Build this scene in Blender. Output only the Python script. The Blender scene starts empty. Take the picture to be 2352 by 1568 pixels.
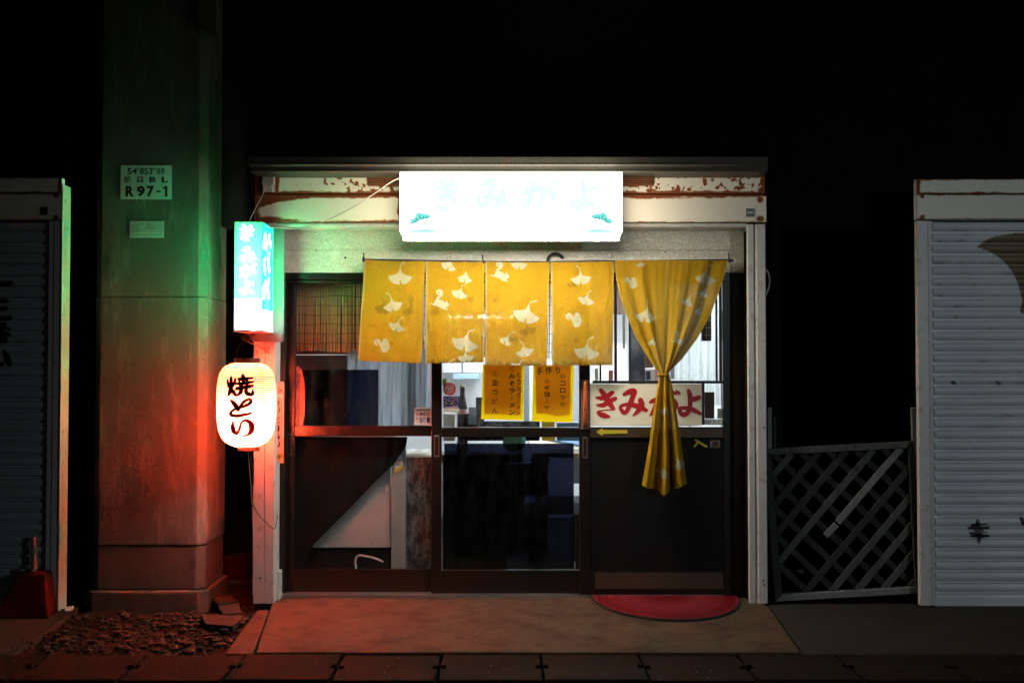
import bpy, bmesh, math, random
import numpy as np
from mathutils import Vector
random.seed(7); rng = np.random.default_rng(7)
SC = bpy.context.scene; COL = SC.collection
F = 2500.0; CY = -6.75; CZ = 1.39; PIT = math.radians(1.51)
cp, sp = math.cos(PIT), math.sin(PIT)

# ---- measuring: a point of the photograph (2352 x 1568 units) on a plane of given depth Y ----
def at(px, py, Y):
    vx = (px-1176)/F; vz = (784-py)/F
    t = (Y-CY)/(cp-sp*vz)
    return Vector((vx*t, Y, CZ+(sp+cp*vz)*t))
def G(px, py, z=0.0):
    vx = (px-1176)/F; vz = (784-py)/F
    t = (z-CZ)/(sp+cp*vz)
    return Vector((vx*t, CY+(cp-sp*vz)*t, z))
def W(x0, y0, x1, y1, Y):
    ym = (y0+y1)/2; xm = (x0+x1)/2
    return at(x0, ym, Y).x, at(x1, ym, Y).x, at(xm, y1, Y).z, at(xm, y0, Y).z
def proj(P):
    P = np.asarray(P, float); x = P[..., 0]; y = P[..., 1]-CY; z = P[..., 2]-CZ
    d = cp*y+sp*z; u = -sp*y+cp*z
    return 1176+F*x/d, 784-F*u/d

# ---- numpy noise and masks ----
def vnoise(x, y, seed=0):
    xi = np.floor(x).astype(int); yi = np.floor(y).astype(int); fx = x-xi; fy = y-yi
    def h(a, b):
        n = np.sin(a*127.1+b*311.7+seed*74.7)*43758.5453
        return n-np.floor(n)
    fx = fx*fx*(3-2*fx); fy = fy*fy*(3-2*fy)
    return (h(xi, yi)*(1-fx)+h(xi+1, yi)*fx)*(1-fy)+(h(xi, yi+1)*(1-fx)+h(xi+1, yi+1)*fx)*fy
def fbm(x, y, seed=0, o=4):
    s = 0; a = .5
    for i in range(o):
        s = s+a*vnoise(x*2**i, y*2**i, seed+i); a *= .5
    return s
def in_poly(X, Y, poly):
    c = np.zeros(X.shape, bool); n = len(poly)
    for i in range(n):
        x1, y1 = poly[i]; x2, y2 = poly[(i+1) % n]
        if y1 == y2: continue
        t = ((y1 > Y) != (y2 > Y)) & (X < (x2-x1)*(Y-y1)/(y2-y1)+x1)
        c ^= t
    return c
def smooth(pts, n=6):
    P = [np.array(p, float) for p in pts]
    if len(P) < 3: return P
    out = []
    for i in range(len(P)-1):
        a = P[max(i-1, 0)]; b = P[i]; c = P[i+1]; d = P[min(i+2, len(P)-1)]
        for k in range(n):
            t = k/n
            out.append(.5*((2*b)+(-a+c)*t+(2*a-5*b+4*c-d)*t*t+(-a+3*b-3*c+d)*t**3))
    out.append(P[-1]); return out
def cap_mask(X, Y, strokes, soft=.8):
    m = np.zeros(X.shape)
    for s in strokes:
        s = smooth(s, 4)
        for a, b in zip(s[:-1], s[1:]):
            r = max(a[2], b[2])
            sel = (X > min(a[0], b[0])-r) & (X < max(a[0], b[0])+r) & (Y > min(a[1], b[1])-r) & (Y < max(a[1], b[1])+r)
            if not sel.any(): continue
            x = X[sel]-a[0]; y = Y[sel]-a[1]; dx = b[0]-a[0]; dy = b[1]-a[1]; L = dx*dx+dy*dy+1e-9
            t = np.clip((x*dx+y*dy)/L, 0, 1)
            d = np.hypot(x-t*dx, y-t*dy); w = (a[2]+(b[2]-a[2])*t)/2
            m[sel] = np.maximum(m[sel], np.clip((w-d)/soft+.5, 0, 1))
    return m
def conv(st, ox, oy, k, kw=None):
    return [[(ox+p[0]*k, oy+p[1]*k, p[2]*(kw or k)) for p in s] for s in st]

# ---- objects ----
WL = {}
def tag(o, label=None, cat=None, group=None, kind=None):
    if label: o['label'] = label
    if cat: o['category'] = cat
    if group: o['group'] = group
    if kind: o['kind'] = kind
    return o
def thing(name, label, cat, loc, group=None):
    o = bpy.data.objects.new(name, None); COL.objects.link(o); o.location = loc; o.empty_display_size = .1
    WL[o.name] = Vector(loc); return tag(o, label, cat, group)
def link(name, me, parent, base=None):
    o = bpy.data.objects.new(name, me); COL.objects.link(o)
    if parent is not None:
        o.parent = parent; w = WL[parent.name]
    else:
        w = Vector(base) if base is not None else Vector((0, 0, 0)); o.location = w
    WL[o.name] = w
    n = len(me.vertices); co = np.empty(n*3, np.float32); me.vertices.foreach_get('co', co)
    co = co.reshape(-1, 3)-np.array(w, np.float32); me.vertices.foreach_set('co', co.ravel()); me.update()
    return o
class MB:
    def __init__(s): s.v = []; s.f = []; s.mi = []; s.m = 0
    def add(s, vs, fs):
        b = len(s.v); s.v += [tuple(v) for v in vs]
        for f in fs: s.f.append([b+i for i in f]); s.mi.append(s.m)
        return s
    def hexa(s, p):          # 8 points: bottom loop of 4, then top loop of 4
        return s.add(p, [(3, 2, 1, 0), (4, 5, 6, 7), (0, 1, 5, 4), (1, 2, 6, 5), (2, 3, 7, 6), (3, 0, 4, 7)])
    def box(s, x0, x1, y0, y1, z0, z1):
        return s.hexa([(x0, y0, z0), (x1, y0, z0), (x1, y1, z0), (x0, y1, z0), (x0, y0, z1), (x1, y0, z1), (x1, y1, z1), (x0, y1, z1)])
    def pbox(s, x0, y0, x1, y1, Yf, Yb):
        a, b, c, d = W(x0, y0, x1, y1, Yf); return s.box(a, b, Yf, Yb, c, d)
    def poly(s, pts, Yf, Yb):   # outline in photo units at depth Yf, extruded back to Yb
        P = [at(x, y, Yf) for x, y in pts]; n = len(P)
        A = sum(P[i].x*P[(i+1) % n].z-P[(i+1) % n].x*P[i].z for i in range(n))
        if A < 0: P.reverse()
        vs = [tuple(p) for p in P]+[(p.x, Yb, p.z) for p in P]
        return s.add(vs, [tuple(range(n)), tuple(range(2*n-1, n-1, -1))]+[(i, i+n, (i+1) % n+n, (i+1) % n) for i in range(n)])
    def slab(s, pts, z0, z1):   # ground outline (x, y) extruded upward
        n = len(pts); A = sum(pts[i][0]*pts[(i+1) % n][1]-pts[(i+1) % n][0]*pts[i][1] for i in range(n))
        if A < 0: pts = list(reversed(pts))
        vs = [(p[0], p[1], z0) for p in pts]+[(p[0], p[1], z1) for p in pts]
        return s.add(vs, [tuple(range(n-1, -1, -1)), tuple(range(n, 2*n))]+[(i, (i+1) % n, (i+1) % n+n, i+n) for i in range(n)])
    def tube(s, pts, r, n=8, sm=0):
        P = [Vector(p) for p in pts]
        if sm: P = [Vector(p) for p in smooth([tuple(p) for p in P], sm)]
        R = [r]*len(P) if not isinstance(r, (list, tuple)) else list(np.interp(np.linspace(0, 1, len(P)), np.linspace(0, 1, len(r)), r))
        vs = []; up = Vector((.13, .21, .97))
        for i, p in enumerate(P):
            d = (P[min(i+1, len(P)-1)]-P[max(i-1, 0)]).normalized()
            if abs(d.dot(up)) > .98: up = Vector((.9, .3, .1))
            a = d.cross(up).normalized(); b = a.cross(d)
            for k in range(n):
                t = 2*math.pi*k/n; vs.append(tuple(p+(a*math.cos(t)+b*math.sin(t))*R[i]))
        fs = [tuple(range(n)), tuple(range(len(vs)-1, len(vs)-n-1, -1))]
        for i in range(len(P)-1):
            for k in range(n): fs.append((i*n+k, (i+1)*n+k, (i+1)*n+(k+1) % n, i*n+(k+1) % n))
        return s.add(vs, fs)
    def lathe(s, cx, cy, prof, n=32, cap=True):   # prof: (r, z)
        vs = []; fs = []
        for r, z in prof:
            for k in range(n):
                t = 2*math.pi*k/n; vs.append((cx+r*math.cos(t), cy+r*math.sin(t), z))
        for i in range(len(prof)-1):
            for k in range(n): fs.append((i*n+k, i*n+(k+1) % n, (i+1)*n+(k+1) % n, (i+1)*n+k))
        if cap: fs += [tuple(range(n-1, -1, -1)), tuple(range(len(vs)-n, len(vs)))]
        return s.add(vs, fs)
    def brush(s, strokes, pr, ns=6):      # strokes of (px, py, width) laid on a surface by pr(px, py, k)
        for k, st in enumerate(strokes):
            p = smooth(st, ns); n = len(p); vs = []; fs = []
            L = []; R = []
            for i in range(n):
                d = p[min(i+1, n-1)][:2]-p[max(i-1, 0)][:2]; d = d/(np.hypot(*d)+1e-9); nn = np.array([-d[1], d[0]]); w = max(p[i][2], .4)/2
                L.append(p[i][:2]+nn*w); R.append(p[i][:2]-nn*w)
            def cap(c, d, w, a0):
                return [c+w*np.array([math.cos(a0+j*math.pi/6), math.sin(a0+j*math.pi/6)]) for j in range(1, 6)]
            d0 = p[1][:2]-p[0][:2]; d1 = p[-1][:2]-p[-2][:2]
            a0 = math.atan2(d0[1], d0[0])+math.pi/2; a1 = math.atan2(d1[1], d1[0])-math.pi/2
            vs = [pr(q[0], q[1], k+.9*(j % n)/n) for j, q in enumerate(L+R)]
            fs = [(i, i+1, n+i+1, n+i) for i in range(n-1)]
            c0 = cap(p[0][:2], d0, max(p[0][2], .4)/2, a0); c1 = cap(p[-1][:2], d1, max(p[-1][2], .4)/2, a1)
            b = len(vs); vs += [pr(q[0], q[1], k) for q in c0]; fs.append([0]+list(range(b, b+5))+[n])
            b = len(vs); vs += [pr(q[0], q[1], k+.9) for q in c1]; fs.append([2*n-1]+list(range(b, b+5))+[n-1])
            s.add(vs, fs)
        return s
    def text(s, body, x0, y0, x1, y1, Y, bold=0., rot=0, fit=True):
        v, f = glyphs(body, bold)
        if rot: v = np.stack([v[:, 1], -v[:, 0]], 1)
        mn = v.min(0); mx = v.max(0); sc = np.maximum(mx-mn, 1e-3)
        u = (v-mn)/sc
        A = at(x0, y1, Y); B = at(x1, y0, Y)
        X = A.x+u[:, 0]*(B.x-A.x); Z = A.z+u[:, 1]*(B.z-A.z)
        return s.add([(X[i], Y, Z[i]) for i in range(len(X))], f)
    def build(s, name, mats, parent=None, base=None, bevel=0, smooth_=False):
        me = bpy.data.meshes.new(name); me.from_pydata(s.v, [], s.f)
        for m in (mats if isinstance(mats, (list, tuple)) else [mats]): me.materials.append(m)
        me.polygons.foreach_set('material_index', s.mi)
        if smooth_: me.polygons.foreach_set('use_smooth', [True]*len(me.polygons))
        me.update()
        o = link(name, me, parent, base)
        if bevel:
            b = o.modifiers.new('bevel', 'BEVEL'); b.width = bevel; b.segments = 2; b.limit_method = 'ANGLE'; b.angle_limit = .7
        return o
GL = {}
def glyphs(body, bold):
    k = (body, bold)
    if k not in GL:
        c = bpy.data.curves.new('t', 'FONT'); c.body = body; c.offset = bold; c.resolution_u = 3
        o = bpy.data.objects.new('t', c); COL.objects.link(o)
        me = bpy.data.meshes.new_from_object(o.evaluated_get(bpy.context.evaluated_depsgraph_get()))
        GL[k] = (np.array([v.co[:2] for v in me.vertices]), [tuple(p.vertices) for p in me.polygons])
        bpy.data.objects.remove(o); bpy.data.meshes.remove(me); bpy.data.curves.remove(c)
    return GL[k]
def grid_obj(name, P, attrs, mats, parent=None, base=None, smooth_=True):
    m, n = P.shape[:2]
    idx = np.arange(m*n).reshape(m, n)
    f = np.stack([idx[:-1, :-1], idx[1:, :-1], idx[1:, 1:], idx[:-1, 1:]], -1).reshape(-1, 4)
    me = bpy.data.meshes.new(name); me.from_pydata(P.reshape(-1, 3).tolist(), [], f.tolist())
    for k, a in attrs.items():
        at_ = me.attributes.new(k, 'FLOAT', 'POINT'); at_.data.foreach_set('value', np.ascontiguousarray(a, np.float32).ravel())
    for mm in (mats if isinstance(mats, (list, tuple)) else [mats]): me.materials.append(mm)
    if smooth_: me.polygons.foreach_set('use_smooth', [True]*len(me.polygons))
    return link(name, me, parent, base)
def flat(Y, step=.00025, lift=.0012): return lambda px, py, k: tuple(at(px, py, Y-lift-k*step))

# ---- materials ----
class N:
    def __init__(s, name):
        s.mat = bpy.data.materials.new(name); s.mat.use_nodes = True; s.t = s.mat.node_tree
        s.b = s.t.nodes['Principled BSDF']; s.out = s.t.nodes['Material Output']
    def n(s, t, **k):
        x = s.t.nodes.new('ShaderNode'+t)
        for a, v in k.items():
            if a in x.inputs.keys(): s.put(x.inputs[a], v)
            else: setattr(x, a, v)
        return x
    def put(s, inp, v):
        if isinstance(v, bpy.types.NodeSocket): s.t.links.new(v, inp)
        else:
            if inp.type == 'RGBA' and len(v) == 3: v = (*v, 1)
            inp.default_value = v
    def co(s, scale=(1, 1, 1)):
        c = s.n('TexCoord').outputs['Object']
        m = s.n('Mapping', Vector=c, Scale=scale); return m.outputs['Vector']
    def noise(s, scale, detail=4, rough=.6, st=(1, 1, 1), dist=0):
        return s.n('TexNoise', Vector=s.co(st), Scale=scale, Detail=detail, Roughness=rough, Distortion=dist).outputs['Fac']
    def ramp(s, fac, a, b, ca=(0, 0, 0), cb=(1, 1, 1)):
        r = s.n('ValToRGB', Fac=fac); e = r.color_ramp.elements
        e[0].position = a; e[0].color = (*ca, 1); e[1].position = b; e[1].color = (*cb, 1); return r.outputs['Color']
    def mix(s, fac, a, b, mode='MIX'):
        m = s.n('Mix', data_type='RGBA', blend_type=mode)
        s.put(m.inputs[0], fac); s.put(m.inputs[6], a); s.put(m.inputs[7], b); return m.outputs[2]
    def math(s, op, a, b=0.5):
        m = s.n('Math', operation=op); s.put(m.inputs[0], a); s.put(m.inputs[1], b); return m.outputs[0]
    def attr(s, name): return s.n('Attribute', attribute_name=name).outputs['Fac']
    def bump(s, h, st=.3, d=.01): return s.n('Bump', Height=h, Strength=st, Distance=d).outputs['Normal']
    def set(s, **k):
        for a, v in k.items(): s.put(s.b.inputs[a.replace('_', ' ')], v)
        return s
    def surf(s, sh): s.t.links.new(sh, s.out.inputs['Surface']); return s.mat
def plain(name, c, rough=.6, var=.25, vs=6, bump=.15, bs=80, metal=0., spec=.5, d=.004, dirt=None):
    m = N(name); f = m.noise(vs, 5)
    col = m.mix(f, tuple(x*(1-var) for x in c), tuple(min(x*(1+var), 1) for x in c))
    if dirt: col = m.mix(m.ramp(m.noise(vs*3, 6, .7), .55, .75), col, dirt)
    m.set(Base_Color=col, Roughness=rough, Metallic=metal)
    m.b.inputs['Specular IOR Level'].default_value = spec
    if bump: m.set(Normal=m.bump(m.noise(bs, 3), bump, d))
    return m.mat
def emit(name, c, s=1.):
    m = N(name); return m.surf(m.n('Emission', Color=c, Strength=s).outputs[0])
def film(name, c, gl=.05):
    m = N(name); t = m.n('BsdfTransparent', Color=c).outputs[0]; g = m.n('BsdfGlossy', Color=(1, 1, 1), Roughness=.02).outputs[0]
    mx = m.n('MixShader', Fac=gl); m.t.links.new(t, mx.inputs[1]); m.t.links.new(g, mx.inputs[2]); return m.surf(mx.outputs[0])
def glass(name, tint=(.93, .95, .95), dirt=.1, scale=9):
    m = N(name); fr = m.math('MULTIPLY', m.n('Fresnel', IOR=1.5).outputs[0], m.math('SUBTRACT', 1, m.n('NewGeometry').outputs['Backfacing']))
    t = m.n('BsdfTransparent', Color=tint).outputs[0]; g = m.n('BsdfGlossy', Roughness=.015).outputs[0]
    mx = m.n('MixShader', Fac=fr); m.t.links.new(t, mx.inputs[1]); m.t.links.new(g, mx.inputs[2])
    dd = m.n('BsdfDiffuse', Color=(.6, .6, .58)).outputs[0]; tr = m.n('BsdfTranslucent', Color=(.7, .72, .75)).outputs[0]
    m2 = m.n('MixShader', Fac=.6); m.t.links.new(dd, m2.inputs[1]); m.t.links.new(tr, m2.inputs[2])
    f = m.math('MULTIPLY', m.ramp(m.noise(scale, 8, .7, (1, 1, .35)), .42, .8), dirt)
    m3 = m.n('MixShader', Fac=f); m.t.links.new(mx.outputs[0], m3.inputs[1]); m.t.links.new(m2.outputs[0], m3.inputs[2])
    return m.surf(m3.outputs[0])
def sheer(name, c, trans=.5, clear=.0, var=.2, scale=10, st=(1, 1, 1), bump=.0, rough=.5):   # thin stuff light passes through
    m = N(name); f = m.noise(scale, 5, .6, st)
    col = m.mix(f, tuple(x*(1-var) for x in c), tuple(min(1, x*(1+var)) for x in c))
    nm = m.bump(m.noise(150, 2), bump, .003) if bump else None
    d = m.n('BsdfDiffuse', Color=col); t = m.n('BsdfTranslucent', Color=col)
    if nm: m.put(d.inputs['Normal'], nm)
    a = m.n('MixShader', Fac=trans); m.t.links.new(d.outputs[0], a.inputs[1]); m.t.links.new(t.outputs[0], a.inputs[2])
    o = a.outputs[0]
    if clear:
        b = m.n('MixShader', Fac=clear); m.t.links.new(o, b.inputs[1]); m.t.links.new(m.n('BsdfTransparent').outputs[0], b.inputs[2]); o = b.outputs[0]
    return m.surf(o)
M = {}
def mk_materials():
    M['concrete'] = cm = N('concrete')
    f1 = cm.noise(2.2, 6, .65); f2 = cm.noise(9, 7, .75, (1, 1, .2)); f3 = cm.noise(60, 3)
    c = cm.mix(f1, (.052, .047, .040), (.135, .124, .108))
    c = cm.mix(cm.math('MULTIPLY', cm.ramp(f2, .52, .70), .6), c, (.24, .225, .20)); c = cm.mix(cm.ramp(cm.noise(3.1, 5, .7, (1, 1, .3)), .55, .8), c, (.045, .036, .03))
    v = cm.n('TexVoronoi', Vector=cm.co(), Scale=17).outputs['Distance']
    c = cm.mix(cm.ramp(v, .05, .10), (.04, .035, .03), c)
    cm.set(Base_Color=c, Roughness=.88, Normal=cm.bump(cm.mix(.5, cm.mix(.5, f3, cm.noise(14, 6, .7)), cm.ramp(v, .02, .08)), .9, .012)); M['concrete'] = cm.mat
    M['concrete_dark'] = plain('concrete_dark', (.07, .062, .052), .9, .5, 4, .4, 50, dirt=(.03, .028, .024))
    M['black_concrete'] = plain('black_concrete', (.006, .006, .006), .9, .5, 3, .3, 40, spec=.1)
    # painted steel with rust that follows the attribute "rust"
    m = N('rusty_cream_paint'); fine = m.noise(190, 7, .8); mid = m.noise(26, 6, .7)
    r = m.math('ADD', m.attr('rust'), m.math('MULTIPLY', m.math('SUBTRACT', fine, .5), 2.0)); r = m.math('ADD', r, m.math('MULTIPLY', m.math('SUBTRACT', mid, .5), .9))
    msk = m.ramp(r, .47, .55); halo = m.ramp(r, .22, .5)
    base = m.mix(m.noise(5, 5), (.70, .66, .55), (.80, .76, .65)); base = m.mix(halo, base, (.46, .26, .07))
    rust = m.mix(m.noise(45, 6, .75), (.035, .010, .004), (.34, .075, .012))
    m.set(Base_Color=m.mix(msk, base, rust), Roughness=m.math('ADD', m.math('MULTIPLY', msk, .4), .42), Normal=m.bump(m.math('MULTIPLY', msk, fine), .5, .004)); M['rusty'] = m.mat
    # pebbled siding
    m = N('pebbled_siding'); v = m.n('TexNoise', Vector=m.co((1, 1, 1.5)), Scale=46, Detail=3, Roughness=.5, Distortion=1.6).outputs['Fac']
    h = m.ramp(v, .40, .56)
    c = m.mix(m.noise(3, 4), (.76, .75, .66), (.84, .82, .74)); c = m.mix(m.ramp(m.noise(14, 6, .75), .68, .74), c, (.12, .09, .06))
    m.set(Base_Color=m.mix(m.math('MULTIPLY', m.math('SUBTRACT', 1, h), .25), c, (.25, .22, .18)), Roughness=.55, Normal=m.bump(h, .9, .006)); M['siding'] = m.mat
    M['post'] = plain('pale_steel_post', (.62, .60, .57), .45, .12, 5, .12, 60, dirt=(.30, .22, .15))
    M['gutter'] = plain('weathered_gutter', (.06, .057, .047), .5, .3, 6, .25, 40, dirt=(.12, .045, .02))
    M['shutter'] = mk_shutter('shutter_white', (.66, .68, .69)); M['shutter_dim'] = mk_shutter('shutter_grey', (.42, .45, .46))
    M['bronze'] = plain('bronze_door_frame', (.010, .006, .0045), .30, .3, 9, .06, 90, spec=.5, dirt=(.016, .009, .006))
    M['brown_rail'] = plain('brown_door_rail', (.050, .028, .012), .5, .3, 9, .1, 90)
    M['alu'] = plain('aluminium_rail', (.45, .45, .45), .32, .2, 12, .08, 120, metal=.9)
    M['black_panel'] = plain('black_door_panel', (.005, .0055, .0062), .6, .25, 5, .05, 60, spec=.15)
    M['black_iron'] = plain('black_iron', (.012, .010, .009), .5, .3, 20, .2, 80)
    M['louver'] = plain('rusty_louver', (.15, .045, .014), .75, .5, 30, .4, 120, dirt=(.03, .012, .006))
    M['dark_hole'] = plain('dark_hole', (.008, .005, .004), .9, .2, 10, 0)
    M['glass'] = glass('door_glass', dirt=.10); M['glass_dirty'] = glass('dirty_door_glass', dirt=.025, scale=14)
    M['film'] = film('dark_window_film', (.15, .18, .25), .045); M['film2'] = film('blue_window_film', (.12, .13, .19), .03)
    # signs
    M['sign_white'] = emit('lit_white_acrylic', (1, .94, .80), 4.5); M['sign_bottom'] = emit('bright_white_underside', (1, .94, .80), 46.); M['sign_side'] = emit('dim_white_side', (1, .88, .68), 14.); M['sign_top'] = emit('bright_white_top', (1, .92, .74), 9.)
    M['sign_cyan'] = emit('lit_pale_cyan_lettering', (.87, 1.0, 1.0), 1.0)
    M['sign_teal'] = emit('lit_teal_print', (.22, .86, .80), 1.0)
    M['sign_sky'] = emit('lit_pale_blue_print', (.58, .95, 1.0), 1.0)
    M['sign_green'] = emit('lit_dark_green_print', (.0, .12, .05), 1.0)
    M['sign_gold'] = emit('lit_gold_print', (1, .78, .25), 1.0)
    for nm_, gc in (('green_acrylic', (.015, .42, .066)), ('emerald_acrylic', (.004, .50, .165))):
        m = N(nm_); p = m.attr('paint'); c = m.mix(p, gc, (.28, .31, .28))
        t = m.n('BsdfTranslucent', Color=c); g = m.n('BsdfGlossy', Roughness=.2); mx = m.n('MixShader', Fac=.03)
        m.t.links.new(t.outputs[0], mx.inputs[1]); m.t.links.new(g.outputs[0], mx.inputs[2]); M[nm_] = m.surf(mx.outputs[0])
    m = N('lantern_paper'); s_ = m.attr('seam'); rb = m.attr('rib')
    c = m.mix(m.noise(30, 4), (.93, .072, .034), (.98, .086, .042)); c = m.mix(m.math('MULTIPLY', s_, .75), c, (.75, .085, .004)); c = m.mix(m.math('MULTIPLY', rb, .75), c, (.45, .012, .002))
    t = m.n('BsdfTranslucent', Color=c); d = m.n('BsdfDiffuse', Color=m.mix(.5, c, (.8, .6, .5))); mx = m.n('MixShader', Fac=.06)
    m.t.links.new(t.outputs[0], mx.inputs[1]); m.t.links.new(d.outputs[0], mx.inputs[2]); M['paper'] = m.surf(mx.outputs[0])
    m = N('lantern_ink'); t = m.n('BsdfTranslucent', Color=(.0022, .0002, .0002)); d = m.n('BsdfDiffuse', Color=(.012, .008, .008)); mx = m.n('MixShader', Fac=.5)
    m.t.links.new(t.outputs[0], mx.inputs[1]); m.t.links.new(d.outputs[0], mx.inputs[2]); M['ink'] = m.surf(mx.outputs[0])
    M['red_ink'] = sheer('lantern_red_ink', (.35, .02, .02), .6)
    M['lantern_ring'] = plain('black_lantern_ring', (.012, .008, .007), .4, .2, 20, .05, 80)
    M['plate'] = plain('enamel_plate', (.50, .60, .58), .35, .08, 5, .03, 60, dirt=(.42, .50, .48))
    M['print'] = plain('black_print', (.006, .006, .006), .6, .1, 5, 0)
    M['red_print'] = plain('red_brush_paint', (.42, .008, .014), .45, .12, 30, 0)
    M['board'] = sheer('cream_sign_board', (.86, .80, .66), .35, 0, .06, 4)
    M['tape'] = plain('yellow_tape', (.55, .42, .03), .4, .1, 20, .1, 60)
    M['paper_yellow'] = sheer('yellow_menu_card', (1.0, .80, .02), .62, 0, .06, 8)
    M['paper_orange'] = sheer('stained_orange_menu_paper', (.98, .56, .03), .62, 0, .26, 9)
    M['white_vinyl'] = plain('white_vinyl', (.78, .78, .76), .35, .05, 5, 0)
    M['pink_vinyl'] = plain('pink_vinyl', (.72, .05, .16), .4, .08, 6, 0); M['pale_pink'] = plain('pale_pink_vinyl', (.74, .58, .58), .4, .05, 6, 0)
    M['blue_vinyl'] = plain('blue_vinyl', (.02, .06, .42), .4, .08, 6, 0); M['blue_print'] = plain('blue_print', (.03, .02, .36), .5, .05, 6, 0)
    M['teal_vinyl'] = plain('pale_teal_vinyl', (.38, .60, .56), .4, .05, 6, 0); M['coral'] = plain('coral_print', (.80, .20, .22), .5, .05, 6, 0)
    M['tan_plate'] = plain('tan_enamel', (.55, .43, .33), .4, .12, 6, .03, 60); M['amber'] = plain('amber_enamel', (.72, .38, .03), .4, .1, 6, 0)
    M['copper'] = plain('worn_copper_handle', (.42, .10, .025), .32, .35, 14, .1, 60, metal=.3, dirt=(.10, .03, .015))
    M['pull'] = plain('recessed_pull', (.14, .10, .085), .4, .25, 30, .1, 120)
    # noren cloth
    m = N('yellow_noren_cloth'); p = m.attr('pat'); q = m.attr('brown'); h = m.attr('hem'); w = m.noise(9, 5, .6)
    weave = m.n('TexWave', Vector=m.co((1, 1, 1)), Scale=90, Distortion=1.5, Detail=1).outputs['Fac']; gr = m.noise(170, 3, .7)
    c = m.mix(w, (.50, .285, .016), (.63, .385, .026)); c = m.mix(m.ramp(m.noise(4.5, 5, .6), .60, .78), c, (.60, .33, .008)); c = m.mix(m.math('MULTIPLY', m.ramp(gr, .42, .60), .42), c, (.30, .16, .004)); c = m.mix(m.math('MULTIPLY', m.attr('dirt'), .8), c, (.13, .075, .012))
    c = m.mix(q, c, (.36, .20, .02)); c = m.mix(p, c, (.60, .56, .36)); c = m.mix(h, c, (.56, .41, .15))
    hh = m.math('ADD', gr, m.math('MULTIPLY', weave, .5)); nm = m.bump(hh, .9, .008)
    d = m.n('BsdfDiffuse', Color=c, Normal=nm); t = m.n('BsdfTranslucent', Color=c, Normal=nm); a = m.n('MixShader', Fac=.15)
    m.t.links.new(d.outputs[0], a.inputs[1]); m.t.links.new(t.outputs[0], a.inputs[2])
    b = m.n('MixShader', Fac=m.math('MULTIPLY', m.ramp(m.noise(420, 1), .60, .70), .32)); m.t.links.new(a.outputs[0], b.inputs[1]); m.t.links.new(m.n('BsdfTransparent').outputs[0], b.inputs[2])
    M['noren'] = m.surf(b.outputs[0])
    M['hook'] = plain('black_hook', (.012, .011, .010), .6, .3, 30, .2, 80)
    M['bamboo'] = sheer('dry_reed', (.78, .44, .21), .35, 0, .55, 60, (1, 1, .05)); M['string'] = plain('dark_string', (.012, .006, .004), .8, .2, 30, 0)
    # ground
    m = N('doorstep_concrete'); f = m.noise(3.2, 6, .7); g = m.noise(75, 6, .8)
    c = m.mix(f, (.030, .020, .013), (.115, .083, .056)); c = m.mix(m.ramp(m.noise(5, 7, .75), .48, .66), c, (.03, .02, .012)); c = m.mix(m.math('MULTIPLY', m.ramp(g, .48, .62), .75), c, (.07, .05, .04))
    v = m.n('TexVoronoi', Vector=m.co(), Scale=30).outputs['Distance']; c = m.mix(m.ramp(v, .06, .10), (.22, .18, .14), c)
    cr = m.n('TexVoronoi', feature='DISTANCE_TO_EDGE', Vector=m.n('VectorMath', operation='ADD').outputs[0] if False else m.co(), Scale=0.8).outputs['Distance']; cn = m.math('ADD', cr, m.math('MULTIPLY', m.noise(7, 5, .7), .10)); c = m.mix(m.ramp(cn, 0.036, 0.041999999999999996), (.006, .005, .004), c)
    m.set(Base_Color=c, Roughness=.85, Normal=m.bump(m.math('ADD', g, m.math('MULTIPLY', f, .5)), .8, .008)); M['step'] = m.mat
    m = N('rough_drain_concrete'); g = m.noise(70, 5, .7); v = m.n('TexVoronoi', Vector=m.co(), Scale=15, Randomness=1).outputs['Distance']
    c = m.mix(m.noise(6, 6, .7), (.006, .0045, .0035), (.020, .015, .011)); c = m.mix(m.ramp(v, .045, .065), (.30, .28, .25), c)
    cr = m.n('TexVoronoi', feature='DISTANCE_TO_EDGE', Vector=m.n('VectorMath', operation='ADD').outputs[0] if False else m.co(), Scale=1.7).outputs['Distance']; cn = m.math('ADD', cr, m.math('MULTIPLY', m.noise(7, 5, .7), .10)); c = m.mix(m.ramp(cn, 0.036, 0.041999999999999996), (.006, .005, .004), c)
    m.set(Base_Color=c, Roughness=.9, Normal=m.bump(g, .8, .01)); M['drain'] = m.mat
    m = N('asphalt'); v = m.n('TexVoronoi', Vector=m.co(), Scale=13).outputs['Distance']; g = m.noise(90, 5, .7)
    c = m.mix(m.noise(5, 6), (.006, .0055, .005), (.016, .015, .013)); c = m.mix(m.ramp(v, .045, .065), (.45, .43, .40), c)
    m.set(Base_Color=c, Roughness=.9, Normal=m.bump(g, .9, .012)); M['asphalt'] = m.mat
    M['soil'] = plain('soil', (.016, .011, .008), .95, .6, 7, .9, 40, d=.02); M['stone'] = plain('stone', (.04, .03, .025), .85, .6, 3, .4, 60)
    M['paver'] = plain('side_pavement', (.028, .027, .023), .9, .4, 4, .5, 80, d=.008, dirt=(.05, .045, .04))
    m = N('red_ribbed_mat'); rg = m.attr('ring'); st = m.n('TexWave', Vector=m.co((1, .35, 1)), Scale=21, Distortion=.3).outputs['Fac']
    c = m.mix(rg, (.13, .002, .006), (.24, .032, .05)); c = m.mix(m.math('MULTIPLY', m.ramp(st, .35, .65), .8), c, (.14, .002, .006))
    m.set(Base_Color=c, Roughness=.7, Normal=m.bump(st, .8, .006)); M['mat_red'] = m.mat
    M['rubber'] = plain('black_rubber', (.012, .012, .012), .7, .2, 20, .2, 60)
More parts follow.
